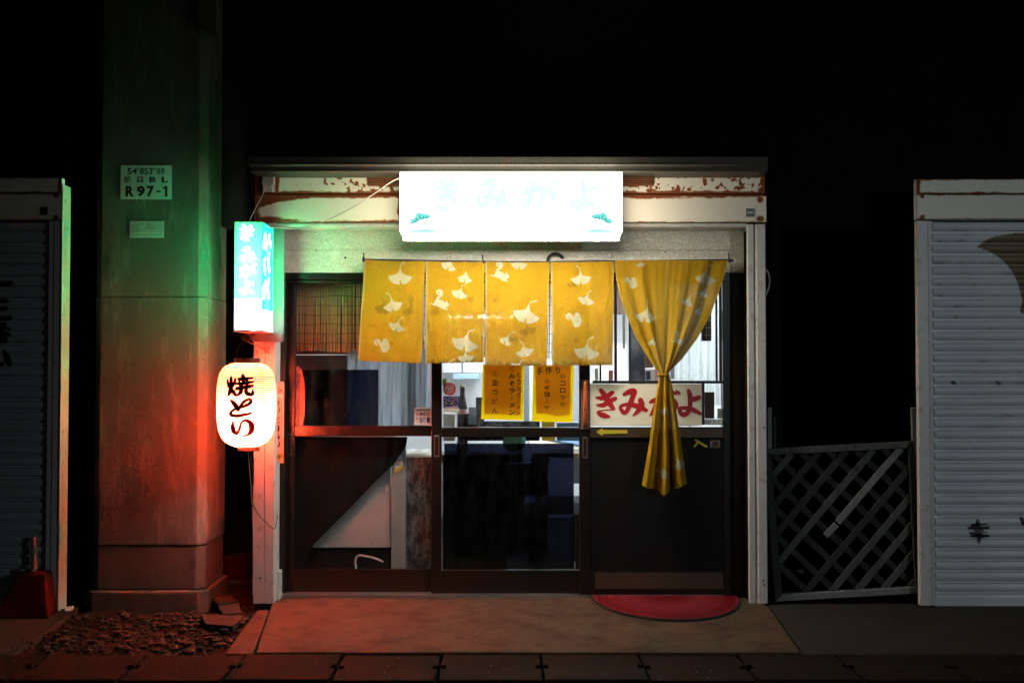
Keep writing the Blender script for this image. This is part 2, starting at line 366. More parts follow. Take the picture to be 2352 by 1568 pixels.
    m = N('grey_weathered_timber'); f = m.noise(11, 7, .78, (1, 1, 1)); c = m.mix(f, (.045, .045, .045), (.14, .142, .14)); c = m.mix(m.ramp(m.noise(13, 6, .75), .52, .66), c, (.04, .038, .035))
    m.set(Base_Color=c, Roughness=.85, Normal=m.bump(m.noise(90, 4), .5, .005)); M['timber'] = m.mat
    M['timber_dark'] = plain('dark_weathered_timber', (.045, .045, .044), .85, .5, 9, .4, 70)
    M['timber_pale'] = plain('pale_timber', (.20, .20, .195), .8, .3, 9, .3, 70)
    M['red_plastic'] = plain('faded_red_plastic', (.05, .0035, .003), .6, .25, 6, .12, 40, dirt=(.03, .004, .003))
    M['grey_pipe'] = plain('grey_pipe', (.20, .20, .20), .5, .2, 10, .1, 60)
    M['cable'] = plain('cream_cable', (.50, .47, .42), .5, .1, 20, 0); M['cable_dark'] = plain('dark_cable', (.03, .022, .018), .5, .1, 20, 0)
    M['plastic_grey'] = plain('beige_plastic', (.42, .40, .36), .5, .1, 8, .05, 60)
    M['galv'] = plain('galvanised_bracket', (.38, .37, .38), .45, .35, 14, .2, 40, metal=.3, dirt=(.10, .09, .10))
    M['louver_dark'] = plain('stained_grey_steel', (.13, .125, .13), .5, .4, 14, .2, 40, dirt=(.03, .028, .03))
    # inside
    M['wall_in'] = plain('white_interior_wall', (.76, .77, .78), .7, .06, 3, .05, 60); M['floor_in'] = plain('interior_floor', (.05, .043, .036), .6, .3, 5, .1, 60)
    M['tube'] = emit('fluorescent_tube', (.92, .97, 1.0), 14.)
    M['table'] = plain('pale_table_top', (.62, .50, .36), .35, .12, 6, .05, 60); M['dark_wood'] = plain('dark_wood', (.035, .018, .010), .6, .4, 9, .2, 70)
    M['white_cloth'] = plain('white_cloth', (.75, .75, .73), .8, .06, 8, .3, 50); M['cushion'] = plain('grey_blue_cushion', (.52, .56, .62), .85, .25, 18, .4, 60)
    M['navy'] = plain('navy_board', (.045, .055, .085), .6, .4, 8, .2, 60, dirt=(.16, .17, .19)); M['teal'] = sheer('sea_green_plastic', (.18, .42, .36), .4, 0, .3, 14)
    M['plastic'] = sheer('cloudy_plastic_sheet', (.32, .36, .42), .62, .10, .55, 9, (1, 1, .18)); M['lace'] = sheer('white_lace', (.78, .84, .84), .6, .16, .15, 40)
    M['bottle'] = plain('dark_bottle_glass', (.018, .014, .028), .12, .2, 8, 0); M['black_cloth'] = plain('black_cloth', (.010, .008, .007), .9, .4, 12, .5, 30, spec=.1)
    M['pale_panel'] = plain('pale_panel', (.50, .47, .45), .6, .14, 4, .08, 40, dirt=(.36, .33, .31)); M['grey_panel'] = plain('grey_white_panel', (.30, .34, .34), .6, .2, 6, .1, 40)
    M['blue_pale'] = plain('pale_blue_enamel', (.35, .50, .66), .5, .15, 8, 0); M['fridge'] = plain('grey_white_enamel', (.52, .56, .60), .4, .08, 6, 0); M['green_dull'] = plain('dull_green', (.20, .26, .06), .7, .3, 20, 0)
    m = N('flaking_painted_glass'); f = m.ramp(m.noise(16, 8, .78, (1, 1, .45)), .44, .58)
    m.set(Base_Color=m.mix(f, (.007, .010, .014), m.mix(m.noise(5, 4), (.10, .14, .16), (.24, .28, .29))), Roughness=.5); M['flaky'] = m.mat
    M['yellow_box'] = plain('yellow_box', (.70, .48, .05), .6, .1, 6, 0); M['green_box'] = plain('green_box', (.03, .32, .12), .6, .1, 6, 0); M['white_plastic'] = plain('white_plastic', (.70, .70, .68), .4, .05, 6, 0)
    M['brown_panel'] = plain('brown_panel', (.12, .055, .035), .6, .3, 7, .1, 60); M['blue_thing'] = plain('blue_plastic', (.05, .16, .34), .5, .2, 8, .05, 60)
    M['pane_blue'] = plain('pale_frosted_pane', (.09, .15, .24), .5, .15, 5, 0)
def mk_shutter(name, c):
    m = N(name); f = m.noise(4, 5); p = m.attr('paint'); q = m.attr('brown')
    col = m.mix(f, tuple(x*.86 for x in c), tuple(x*1.1 for x in c))
    gr = m.ramp(m.noise(3, 8, .75, (1, 1, 14)), .55, .75); col = m.mix(m.math('MULTIPLY', gr, .45), col, (.20, .18, .15)); col = m.mix(m.attr('grime'), col, (.025, .022, .02))
    col = m.mix(q, col, (.16, .12, .05)); col = m.mix(p, col, (.016, .007, .006))
    m.set(Base_Color=col, Roughness=.5, Normal=m.bump(m.noise(40, 3), .06, .004)); return m.mat
mk_materials()
for k_, v_ in (('step', .08), ('drain', .05), ('asphalt', .08), ('soil', .03), ('stone', .1), ('paver', .06), ('concrete', .15), ('concrete_dark', .1), ('gutter', .2), ('black_concrete', .05), ('siding', .3), ('mat_red', .15), ('red_plastic', .15), ('timber', .2), ('timber_dark', .15)):
    M[k_].node_tree.nodes['Principled BSDF'].inputs['Specular IOR Level'].default_value = v_
SKY = .004; STREET = 320.
# =================== the setting ===================
def slab_obj(name, pts, z0, z1, mat, bevel=0):
    return tag(MB().slab(pts, z0, z1).build(name, mat, bevel=bevel), kind='structure')
g2 = lambda px, py, z=0.: tuple(G(px, py, z)[:2])
YD = G(1176, 1497).y; YR = G(1176, 1557).y          # front edge of the doorstep, edge of the road
tag(MB().slab([(-40, -40), (40, -40), (40, 40), (-40, 40)], -.20, -.11).build('ground', M['soil']), kind='structure')
tag(MB().slab([(-40, -40), (40, -40), (40, YR-.006), (-40, YR-.006)], -.105, -.022).build('road', M['asphalt']), kind='structure')
xs0 = g2(636, 1374)[0]
a, b = g2(587, 1497), g2(1848, 1497); xr = g2(1768, 1396)
slab_obj('doorstep', [a, (b[0]-.02, YD), (xr[0], xr[1]), (xr[0]-.01, -.02), (xs0-.03, -.02)], -.09, 0, M['step'], .006)
c0, c1, c2, c3 = g2(516, 1497), g2(581, 1497), g2(618, 1396), g2(590, 1398)
slab_obj('kerb_strip', [c0, c1, c2, c3], -.09, -.006, M['step'], .008)
slab_obj('side_pavement', [(b[0], YD), (6.5, YD), (6.5, -.12), (xr[0]+.02, -.12), (xr[0]+.02, xr[1])], -.09, -.010, M['paver'], .006)
slab_obj('left_pavement', [(-6.5, YD), g2(30, 1497), g2(150, 1412), (-2.58, -.24), (-6.5, -.24)], -.09, -.012, M['paver'], .006)
# earth and gravel beside the pillar, one heap of stones nobody could count
mb = MB(); nx, ny = 70, 34; X = np.linspace(-2.75, -1.36, nx); Y = np.linspace(YD+.012, .55, ny)
XX, YY = np.meshgrid(X, Y, indexing='ij'); ZZ = -.07+.055*fbm(XX*5, YY*5, 3)
o = grid_obj('earth', np.stack([XX, YY, ZZ], -1), {}, M['soil']); tag(o, kind='structure')
for k in range(900):
    x = -2.6+1.15*rng.random()**.8; y = YD+.03+(.95)*rng.random()
    lim = c0[0]+(c3[0]-c0[0])*(y-YD)/(c3[1]-YD)-.02
    if x > lim: continue
    s = .006+.022*rng.random()**3.2; z = -.045+.03*rng.random()
    vs = [(x+s*(1+.5*rng.random())*math.cos(t)*math.cos(p), y+s*math.sin(t)*math.cos(p), z+.6*s*math.sin(p)) for p in (-.7, .5) for t in np.linspace(0, 6.28, 6)[:5]+rng.random()]
    vs += [(x, y, z+.75*s)]
    mb.add(vs, [(i, (i+1) % 5, 5+(i+1) % 5, 5+i) for i in range(5)]+[(5+i, 5+(i+1) % 5, 10) for i in range(5)])
tag(mb.build('gravel', M['stone']), 'loose gravel and rubble on the earth in front of the concrete pillar', 'gravel', kind='stuff')
def slab_piece(pts, label, cat='rubble', name='broken_slab', mat='paver', z=-.03, h=.035, grp='broken concrete by the pillar foot'):
    p = [g2(x, y, z) for x, y in pts]; o = MB().slab(p, z, z+h).build(name, M[mat], base=(p[0][0], p[0][1], z), bevel=.006); return tag(o, label, cat, grp)
slab_piece([(480, 1383), (530, 1372), (545, 1392), (500, 1400)], 'flat broken concrete lump touching the right corner of the pillar foot')
slab_piece([(500, 1404), (548, 1396), (556, 1420), (512, 1424)], 'flat broken concrete lump between the kerb strip and the pillar')
slab_piece([(462, 1424), (560, 1426), (535, 1452), (470, 1446)], 'wide patch of broken concrete left of the kerb strip')
slab_piece([(146, 1398), (170, 1394), (167, 1402), (150, 1405)], 'crumpled white paper scrap on the ground right of the red stand', 'litter', 'paper_scrap', 'white_vinyl', -.012, .012, 'paper scraps on the ground')
slab_piece([(193, 1388), (203, 1386), (201, 1392), (196, 1393)], 'tiny white paper scrap at the shadowed foot of the pillar', 'litter', 'paper_scrap', 'white_vinyl', -.03, .02, 'paper scraps on the ground')
# drain covers along the road edge
ords = ['first', 'second', 'third', 'fourth', 'fifth', 'sixth', 'seventh', 'eighth', 'ninth', 'tenth', 'eleventh', 'twelfth', 'thirteenth', 'fourteenth']
xj = g2(1010, 1525)[0]; pit = g2(1245, 1525)[0]-xj; n = 0
for k in range(-6, 8):
    x0 = xj+k*pit+.004; x1 = x0+pit-.008; y1 = YD-.008; y0 = YR+.004; yn = (y0+y1)/2
    if x1 < -2.55 or x0 > 2.55: continue
    j = [.012*rng.random() for _ in range(4)]; nl = .026
    pts = [(x0+j[0], y0), (x1-j[1], y0), (x1-j[1]*.3, yn-.03), (x1-nl, yn-.03), (x1-nl, yn+.03), (x1, yn+.03), (x1-j[2], y1-j[3]), (x0, y1-j[3]), (x0, yn+.03), (x0+nl, yn+.03), (x0+nl, yn-.03), (x0, yn-.03)]
    o = MB().slab(pts, -.085, -.008+.003*math.sin(k*2.3)).build('drain_cover', M['drain'], base=(x0, y0, -.085), bevel=.005)
    tag(o, f'rough concrete drain cover, {ords[n]} from the left in the roadside row', 'drain cover', 'drain covers along the road edge'); n += 1
mb = MB()
slab_obj('drain_channel', [(-6.5, YR-.004), (6.5, YR-.004), (6.5, YD-.002), (-6.5, YD-.002)], -.105, -.090, M['black_concrete'])
# red half-round mat
mg = []; R0 = at(1358, 1372, -.05).x; 
mc = g2(1533, 1371); ml = g2(1357, 1371)[0]; mr = g2(1712, 1392)[0]; mfy = g2(1533, 1427)[1]
def mat_pts(k):
    cx = (ml+mr)/2; rx = (mr-ml)/2*k; ry = (mc[1]-mfy)*k
    return [(cx+rx*math.cos(t), mc[1]-.01-ry*math.sin(t)) for t in np.linspace(0, math.pi, 61)]
U = np.linspace(0, 1, 40)[:, None]; T = np.linspace(0, math.pi, 90)[None, :]
cx = (ml+mr)/2; XX = cx+(mr-ml)/2*.985*U*np.cos(T); YY = mc[1]-.012-(mc[1]-mfy)*.97*U*np.sin(T); ZZ = .0145+.003*fbm(XX*9, YY*9)
ring = ((U*np.ones_like(T) > .30) & (U*np.ones_like(T) < .80)).astype(float)*(.6+.4*((U*np.ones_like(T) > .42) & (U*np.ones_like(T) < .62)))
ring = np.maximum(ring, (U*np.ones_like(T) > .96)*.8)
o = thing('door_mat', 'half-round red ribbed mat with pink rings on the doorstep below the tied curtain', 'mat', (cx, mc[1], 0))
MB().slab(mat_pts(1.0), .002, .011).build('rubber_backing', M['rubber'], o)
grid_obj('ribbed_top', np.stack([XX, YY, ZZ], -1), {'ring': ring}, M['mat_red'], o)

# =================== railway viaduct ===================
va = thing('railway_viaduct', 'dark concrete railway viaduct standing over the shops on a square pillar', 'viaduct', (-2.2, 0, 0))
px0 = at(212, 900, -.22).x; px1 = at(454, 900, -.22).x; pz = 4.3; ch = .045
def col(x0, x1, y0, y1, z0, z1, c):
    return MB().slab([(x0+c, y0), (x1-c, y0), (x1, y0+c), (x1, y1), (x0, y1), (x0, y0+c)], z0, z1)
zj = at(300, 681, -.22).z; pil = col(px0, px1+ch, -.22, .25, .345, zj-.003, ch).build('pillar', M['concrete'], va, bevel=.006); col(px0+.002, px1+ch-.002, -.218, .248, zj, pz, ch).build('upper_lift', M['concrete'], pil, bevel=.004)
col(px0-.004, px1+ch-.006, -.214, .245, .08, .343, ch).build('plinth', M['concrete_dark'], pil, bevel=.008)
col(px0-.03, px1+ch+.02, -.245, .27, -.09, .078, ch).build('footing', M['concrete_dark'], pil, bevel=.012)
a = W(453, -60, 500, 66, -.30); MB().hexa([(a[0], -.32, a[2]+.03), (a[1], -.32, a[2]-.05), (a[1], -.225, a[2]-.05), (a[0], -.225, a[2]+.03), (a[0], -.32, a[3]), (a[1], -.32, a[3]), (a[1], -.225, a[3]), (a[0], -.225, a[3])]).build('bracket', M['concrete_dark'], pil, bevel=.004)
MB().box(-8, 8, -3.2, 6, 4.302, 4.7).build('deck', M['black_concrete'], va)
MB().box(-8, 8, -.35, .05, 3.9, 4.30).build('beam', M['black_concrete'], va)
def plate(name, label, x0, y0, x1, y1, Y, mat, cat='sign', th=.004):
    m = W(x0, y0, x1, y1, Y); r = thing(name, label, cat, ((m[0]+m[1])/2, Y, m[2]))
    MB().box(m[0], m[1], Y, Y+th, m[2], m[3]).build('plate', M[mat], r, bevel=.001); return r
r = plate('kilometre_plate', 'pale rectangular kilometre plate reading R97-1 fixed high on the pillar', 277, 380, 394, 458, -.226, 'plate'); Y = -.2275
t = MB(); t.text('54', 292, 386, 315, 401, Y, .02).text('K', 312, 385, 320, 392, Y).text('853', 321, 386, 350, 401, Y, .02).text('m', 350, 386, 360, 392, Y).text('69', 361, 386, 378, 401, Y, .02)
t.text('新', 284, 404.5, 301, 420.5, Y, .012).text('興', 314, 404.5, 330, 420.5, Y, .012).text('B', 343, 406, 358, 419, Y, .04).text('L', 371, 406, 386, 419, Y, .04)
for ch_, xa, xb in (('R', 288, 308), ('9', 314, 333), ('7', 337, 354)): t.text(ch_, xa, 427, xb, 452, Y, .05)
t.pbox(359, 438, 369, 442, Y, Y+.0004); t.poly([(380, 427.5), (384.5, 427.5), (384.5, 452), (379, 452), (379, 433), (373.5, 434.5), (373.5, 430.5)], Y, Y+.0004); t.build('lettering', M['print'], r)
r = plate('record_plate', 'small pale plate with a printed table, below the kilometre plate on the pillar', 298, 508, 376, 546, -.226, 'plate')
t = MB()
for k in range(7): t.pbox(302, 511.5+k*5.1, 372, 512+k*5.1, Y, Y+.0004)
for x in (302, 319.5, 371.6): t.pbox(x, 512+(0 if x != 319.5 else 5.1), x+.5, 542.5, Y-.0003, Y)
t.text('取替橋 新興BL 97-1', 322, 513, 352, 516, Y)
for k, (l, rr) in enumerate((('補修箇所', '柱BL'), ('施工会社', '九鉄工業株式会社'), ('断面修復材', 'リフレモルタル(株)ニッケン'), ('ライニング材', ''), ('しゅん工年月日', '平成 22年 9月 2日'))):
    y = 517.6+k*5.1; t.text(l, 304, y, 318, y+3, Y)
    if rr: w = 1.3*len(rr)+4; t.text(rr, 345-w, y, 345+w, y+3, Y)
t.build('lettering', M['print'], r)

# =================== the izakaya ===================
sh = thing('izakaya_building', 'single-storey izakaya with rusty cream shutter box, bronze sliding doors and bright white sign', 'restaurant', (0, 0, 0))
YS = -.05; YP = -.22; YH = -.24
# siding above the door and beside the left jamb
m = W(628, 519, 1722, 574.2, YS); m2 = W(628, 575.2, 1722, 626, YS)
MB().box(m[0], m[1], YS, .02, m[2], m[3]+.1).box(m2[0], m2[1], YS, .02, m2[2], m2[3]).build('siding', M['siding'], sh, bevel=.002)
q = MB(); 
for y0, y1 in ((627, 836), (837, 1065), (1066, 1212), (1213, 1300)): q.pbox(626, y0, 641, y1, YS, .02)
q.build('jamb_siding', M['siding'], sh, bevel=.002)
m = W(628, 1250, 644, 1372, -.1); MB().box(m[0]-.01, m[1], -.13, .02, 0, W(628, 1304, 640, 1310, -.1)[2]).build('jamb_foot', M['post'], sh, bevel=.004)
# shutter box with rust, made as two bands with louvers
def rust_band(name, x0, y0, x1, y1, Y, fn, depth):
    n = int((x1-x0)/2.); mm = max(int((y1-y0)/1.6), 3)
    px = np.linspace(x0, x1, n); py = np.linspace(y0, y1, mm); PX, PY = np.meshgrid(px, py, indexing='ij')
    w = W(x0, y0, x1, y1, Y); P = np.zeros((n, mm, 3)); P[..., 0] = np.linspace(w[0], w[1], n)[:, None]; P[..., 1] = Y; P[..., 2] = np.linspace(w[3], w[2], mm)[None, :]
    P[:, 0, 1] += .006; P[:, -1, 1] += .006
    o = grid_obj(name, P, {'rust': fn(PX, PY)}, M['rusty'], sh)
    MB().box(w[0], w[1], Y+.007, Y+depth, w[2], w[3]).build('box_body', M['gutter'], o)
    return o
def ss(x, a, b): return np.clip((x-a)/(b-a), 0, 1)
def upper(X, Yp):
    n = (fbm(X/22, Yp/9, 2)-.47)*16; d = np.full(X.shape, 99.)
    d = np.minimum(d, X-640); d = np.minimum(d, (444.5-Yp)-4.5); d = np.minimum(d, (Yp-398)-np.where(X < 1500, 2+4*vnoise(X/30, 0*X, 5), 1))
    for a, b in ((846, 920), (1428, 1498)):
        dx = np.maximum(np.maximum(a-X, X-b), 0); dy = np.maximum(Yp-424, 0); d = np.minimum(d, np.hypot(dx, dy)-4)
    d = np.minimum(d, np.hypot((X-1492)/1.4, Yp-440)-6)
    d = np.minimum(d, np.hypot((X-1758)/1.1, Yp-443)-16); d = np.minimum(d, np.where(X > 1690, 1752-X+0*Yp, 99))
    d = np.minimum(d, 12+8*(1-ss(X, 640, 860))-((fbm(X/9, Yp/9, 9) > .56)*16))
    return np.clip(.5-(d+n*.45)/8, 0, 1.2)
def lower(X, Yp):
    n = (fbm(X/22, Yp/9, 4)-.47)*16
    top = 5+24*(1-ss(X, 585, 720))**1.5; bot = 3+5*(1-ss(X, 600, 700))+7*np.exp(-((X-620)/35)**2)+3*ss(X, 830, 915)*(X < 1000)
    top = np.where(X > 1430, 5.5-2.5*ss(X, 1500, 1720), top); bot = np.where(X > 1430, .5, bot)
    d = np.minimum(Yp-449-top, 511-Yp-bot); left = 594+14*np.abs((Yp-484)/26)**1.5; d = np.minimum(d, (X-left)*.5)
    d = np.minimum(d, np.where((X > 870) & (X < 1000), 914-X, 99)*.8); d = np.minimum(d, np.where(X > 1400, X-1432, 99)+2)
    d = np.minimum(d, np.hypot(X-1746, Yp-458)-7); d = np.minimum(d, np.hypot((X-1748)/1.3, Yp-503)-6)
    return np.clip(.5-(d+n*.45)/8, 0, 1.2)
hb = rust_band('shutter_box_upper_band', 586, 397, 1757, 444.6, YH, upper, .18)
rust_band('shutter_box_lower_band', 586, 446.6, 1760, 510.5, YH-.004, lower, .18)
for x0, x1 in ((849, 880), (885, 916), (1434, 1464), (1469, 1498)):
    y1 = 424; w = W(x0, 401, x1, y1, YH); lv = MB()
    lv.box(w[0], w[1], YH-.003, YH-.0004, w[2], w[3]).build('louver_vent', M['dark_hole'], sh)
    lv = MB(); t_ = .004
    lv.box(w[0]-t_, w[0], YH-.008, YH-.0006, w[2]-t_, w[3]).box(w[1], w[1]+t_, YH-.008, YH-.0006, w[2]-t_, w[3]).box(w[0], w[1], YH-.008, YH-.0006, w[2]-t_, w[2])
    for k in range(5):
        z = w[2]+(w[3]-w[2])*(k+.6)/5.2; h = (w[3]-w[2])*.11
        lv.hexa([(w[0], YH-.010, z-h), (w[1], YH-.010, z-h), (w[1], YH-.0045, z-h+.002), (w[0], YH-.0045, z-h+.002), (w[0], YH-.012, z), (w[1], YH-.012, z), (w[1], YH-.0045, z+h), (w[0], YH-.0045, z+h)])
    lv.build('louver_slats', M['louver'], sh)
w = W(636, 511.5, 1716, 521.5, -.20); MB().box(w[0], w[1], -.20, -.06, w[2], w[3]).box(w[0], w[1], -.206, -.201, w[2]+.004, w[3]-.008).build('soffit_channel', M['post'], sh, bevel=.003)
# gutter over the box
w = W(570, 360, 1764, 379, -.50); w2 = W(574, 380, 1764, 394.5, -.44)
gm = MB(); gm.box(w[0], w[1], -.50, -.06, w[2], w[3]); gm.box(w[0]+.01, w[1], -.506, -.5005, w[2], w[2]+.006); gm.build('gutter', M['gutter'], sh, bevel=.006)
MB().box(w2[0], w2[1], -.44, -.062, w2[2], w2[3]-.004).box(w2[0], w2[1], -.448, -.4405, w2[2], w2[2]+.008).build('gutter_lip', M['gutter'], sh, bevel=.003)
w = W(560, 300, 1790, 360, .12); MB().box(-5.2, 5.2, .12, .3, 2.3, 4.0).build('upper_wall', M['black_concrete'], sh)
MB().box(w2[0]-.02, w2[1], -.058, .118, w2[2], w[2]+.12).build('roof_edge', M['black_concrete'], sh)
# steel guide posts
def two_leaf(xa0, xa1, xb0, xb1, y0, lean, yb=-.062):
    q = MB(); za = W(1176, y0, 1177, y0+1, YP)[3]
    A0, A1, B0, B1 = (at(x, 1385, YP).x for x in (xa0, xa1, xb0, xb1))
    for p0, p1 in ((A0, A1), (B0, B1)):
        q.hexa([(p0, YP, 0), (p1, YP, 0), (p1, yb, 0), (p0, yb, 0), (p0+lean, YP, za), (p1+lean, YP, za), (p1+lean, yb, za), (p0+lean, yb, za)])
    q.box(A1+min(lean, 0)*.5, B0+lean*.4, YP+.014, yb-.008, 0, za-.02); return q
two_leaf(581, 605, 606.6, 628, 512, .0).build('guide_post', M['post'], sh, bevel=.003)
pr_ = two_leaf(1722, 1736, 1739.5, 1750, 515, .0, YP+.035).build('guide_post', M['post'], sh, bevel=.003)
w = W(1740, 515, 1763, 1385, YP+.02); MB().box(at(1739.5, 900, YP).x, at(1760, 900, YP).x, YP-.004, YP+.034, 0, W(1176, 515, 1177, 516, YP)[3]).build('post_cover', M['post'], sh, bevel=.003)
def disc(px, py, r, Y, th=.002, n=16): return MB().poly([(px+r*math.cos(t), py+r*math.sin(t)) for t in np.linspace(0, 2*math.pi, n+1)[:-1]], Y-th, Y-.0002)
for x, y in ((587.5, 1327), (597, 1327), (1752.5, 1332), (1755.5, 1342), (1755, 982)): disc(x, y, 2.2, YP-(.004 if x > 1000 else 0)).build('bolt_hole', M['dark_hole'], sh)
MB().box(at(1724, 900, YP).x, at(1758, 900, YP).x, YP+.036, .118, 0, 2.24).build('jamb_lining', M['black_concrete'], sh)
# dark jambs, door head, sill
MB().pbox(641, 624, 655, 1362, -.048, .075).build('door_jamb', M['bronze'], sh, bevel=.003)
a = W(1660, 632, 1722, 1368, -.045); MB().box(a[0]+.012, a[1], -.045, .075, 0, 1.99).build('door_jamb', M['bronze'], sh, bevel=.003)
a = W(655, 625, 1661, 649.5, -.046); MB().box(a[0], a[1], -.046, .075, a[2]+.02, a[3]).box(a[0], a[1], -.030, .075, a[2], a[2]+.018).build('door_head', M['bronze'], sh, bevel=.003)
zs = .012
a = W(640, 1362, 1661, 1368, -.04); q = MB().box(a[0], a[1], -.06, .075, .0, zs)
for y in (-.055, -.003, .042): q.box(a[0], a[1] if y < .04 else at(985, 1363, .04).x, y-.004, y+.004, zs, zs+.007)
q.build('sill_rail', M['alu'], sh, bevel=.001)

# sliding doors
def door(name, x0, x1, sl, sr, top, r0, r1, b0, Yc, th=.036, rails=None, gl='glass', low=True):
    y0 = Yc-th/2; y1 = Yc+th/2; d = MB(); zb = .020
    zt = W(x0, top, x1, 1360, Yc)[3]; A = [at(x, 1000, Yc).x for x in (x0, x0+sl, x1-sr, x1)]
    d.box(A[0], A[1], y0, y1, zb, zt); d.box(A[2], A[3], y0, y1, zb, zt)
    zz = lambda y: at(1176, y, Yc).z
    d.box(A[1], A[2], y0+.002, y1-.002, zz(r1), zz(r0)); d.box(A[1], A[2], y0+.002, y1-.002, zb, zz(b0)); d.box(A[1], A[2], y0+.002, y1-.002, zt-.02, zt)
    o = d.build(name, M['bronze'], sh, bevel=.003)
    MB().box(A[1]-.004, A[2]+.004, Yc-.002, Yc+.002, zz(r0)-.004, zt-.018).build('upper_pane', M[gl], o)
    if low: MB().box(A[1]-.004, A[2]+.004, Yc-.002, Yc+.002, zz(b0)-.004, zz(r1)+.004).build('lower_pane', M['glass_dirty' if gl != 'glass' or name else gl], o)
    return o, A, zz
dl, AL, ZL = door('sliding_door', 653, 1012, 25, 20, 645, 977, 1001, 1306, .045)
dc, AC, ZC = door('sliding_door', 991, 1354, 24, 24, 645, 981, 1003, 1308, 0.0)
dr, AR, ZR = door('sliding_door', 1330, 1672, 25, 12, 645, 980, 1006, 1310, -.044, low=False)
MB().box(AR[1]-.002, AR[2]+.002, -.054, -.040, ZR(1310)-.004, ZR(1006)+.004).build('kick_panel', M['black_panel'], dr)
MB().box(AR[1]+.03, AR[2]-.004, -.0655, -.0625, ZR(1350), ZR(1313)).build('bottom_board', M['brown_rail'], dr, bevel=.001)
MB().box(AR[1]+.001, AR[2]-.001, -.0650, -.0622, ZR(1004), ZR(984)).build('rail_board', M['brown_rail'], dr, bevel=.001)
# finger pulls
for o_, xa, ya, xb, yb, Y in ((dl, 660, 995, 670, 1046, .026), (dc, 997, 999, 1009, 1049, -.019), (dr, 1338, 1003, 1349, 1051, -.063)):
    w = W(xa, ya, xb, yb, Y); MB().box(w[0], w[1], Y-.003, Y, w[2], w[3]).build('finger_pull', M['pull'], o_, bevel=.001)
    MB().box(w[0]+.005, w[1]-.005, Y-.0036, Y-.0031, w[2]+.01, w[3]-.01).build('pull_recess', M['bronze'], o_)
# wooden pull handle on the right door
w = W(1336, 872, 1352, 982, -.064); MB().box(w[0]-.006, w[1]+.004, -.067, -.0625, w[2]-.01, w[3]).build('handle_plate', M['pull'], dr, bevel=.002)
xm = (w[0]+w[1])/2; MB().tube([(xm, -.07, w[2]+.012), (xm, -.088, w[2]+.03), (xm, -.094, (w[2]+w[3])/2), (xm, -.088, w[3]-.03), (xm, -.07, w[3]-.012)], [.011, .014, .0155, .014, .011], 14, 5).build('pull_handle', M['copper'], dr, smooth_=True)
# iron grille in the upper part of the right door
q = MB(); Yg = -.058
for x, wd in ((1379, 4), (1414, 6.5), (1446.5, 4.5), (1646, 4.5), (1655, 6)): q.pbox(x-wd/2, 652, x+wd/2, 878, Yg, Yg+.012)
q.pbox(1361, 874, 1664, 880.5, Yg-.004, Yg+.008); q.pbox(1612, 880.5, 1618.5, 975, Yg, Yg+.01)
q.build('iron_grille', M['black_iron'], dr, bevel=.001)
q = MB(); q.pbox(1619, 900, 1641, 961, -.056, -.046).build('latch_plate', M['dark_wood'], dr, bevel=.003)
# =================== lit signs ===================
# big white light box
YB = -.62; w = W(918, 395.5, 1430, 543, YB); bw = thing('light_box_sign', 'long blank-white lit light box sign with pine motifs above the doors', 'sign', ((w[0]+w[1])/2, YB, w[2]))
zc = .03; cx_ = .016
vs = []
for y in (YB, YB+.20): vs += [(w[0]+cx_, y, w[2]), (w[1]-cx_, y, w[2]), (w[1], y, w[2]+zc), (w[1], y, w[3]), (w[0], y, w[3]), (w[0], y, w[2]+zc)]
MB().add(vs, [(0, 1, 2, 3, 4, 5)]+[((i+1) % 6, i, i+6, (i+1) % 6+6) for i in ()]).build('light_box', M['sign_white'], bw)
MB().add(vs, [(4, 3, 9, 10)]).build('top_panel', M['sign_top'], bw)
MB().add(vs, [((i+1) % 6, i, i+6, (i+1) % 6+6) for i in (5, 0, 1)]).build('underside', M['sign_bottom'], bw)
for i in (2, 4): MB().add([vs[j] for j in ((i+1) % 6, i, i+6, (i+1) % 6+6)], [(0, 1, 2, 3)]).build('side_cap', M['sign_side'], bw)
MB().box(w[0]-.004, w[1]+.004, YB+.201, YB+.215, w[2]-.004, w[3]+.004).build('back_frame', M['galv'], bw, bevel=.002)
w2 = W(908, 434, 917, 470, -.42)
MB().box(w[0]-.016, w[0]-.005, -.40, -.335, w[3]-.22, w[3]-.11).build('mounting_bracket', M['galv'], bw, bevel=.001)
MB().box(w[1]+.005, w[1]+.016, -.40, -.335, w[3]-.22, w[3]-.11).build('mounting_bracket', M['galv'], bw, bevel=.001)
MB().box(w[0]+.2, w[0]+.24, YB+.216, YH-.002, w[2]+.1, w[3]-.1).build('mounting_bracket', M['galv'], bw, bevel=.001)
MB().box(w[1]-.24, w[1]-.2, YB+.216, YH-.002, w[2]+.1, w[3]-.1).build('mounting_bracket', M['galv'], bw, bevel=.001)
KI = [[(258, 420, 18), (320, 425, 34), (380, 400, 36), (428, 365, 30)], [(265, 500, 16), (330, 500, 34), (400, 460, 36), (462, 430, 28)], [(305, 340, 30), (345, 395, 40), (390, 470, 42), (442, 540, 26)], [(438, 548, 12), (350, 556, 8), (275, 572, 16), (300, 600, 34), (350, 616, 38), (392, 626, 20)]]
MI = [[(556, 386, 22), (610, 360, 40), (665, 350, 40), (655, 400, 38), (625, 480, 36), (590, 560, 30), (555, 582, 30), (520, 540, 26), (526, 510, 22), (580, 495, 26), (650, 500, 34), (720, 520, 38), (795, 556, 26)], [(735, 448, 38), (745, 500, 42), (715, 555, 36), (655, 614, 12)]]
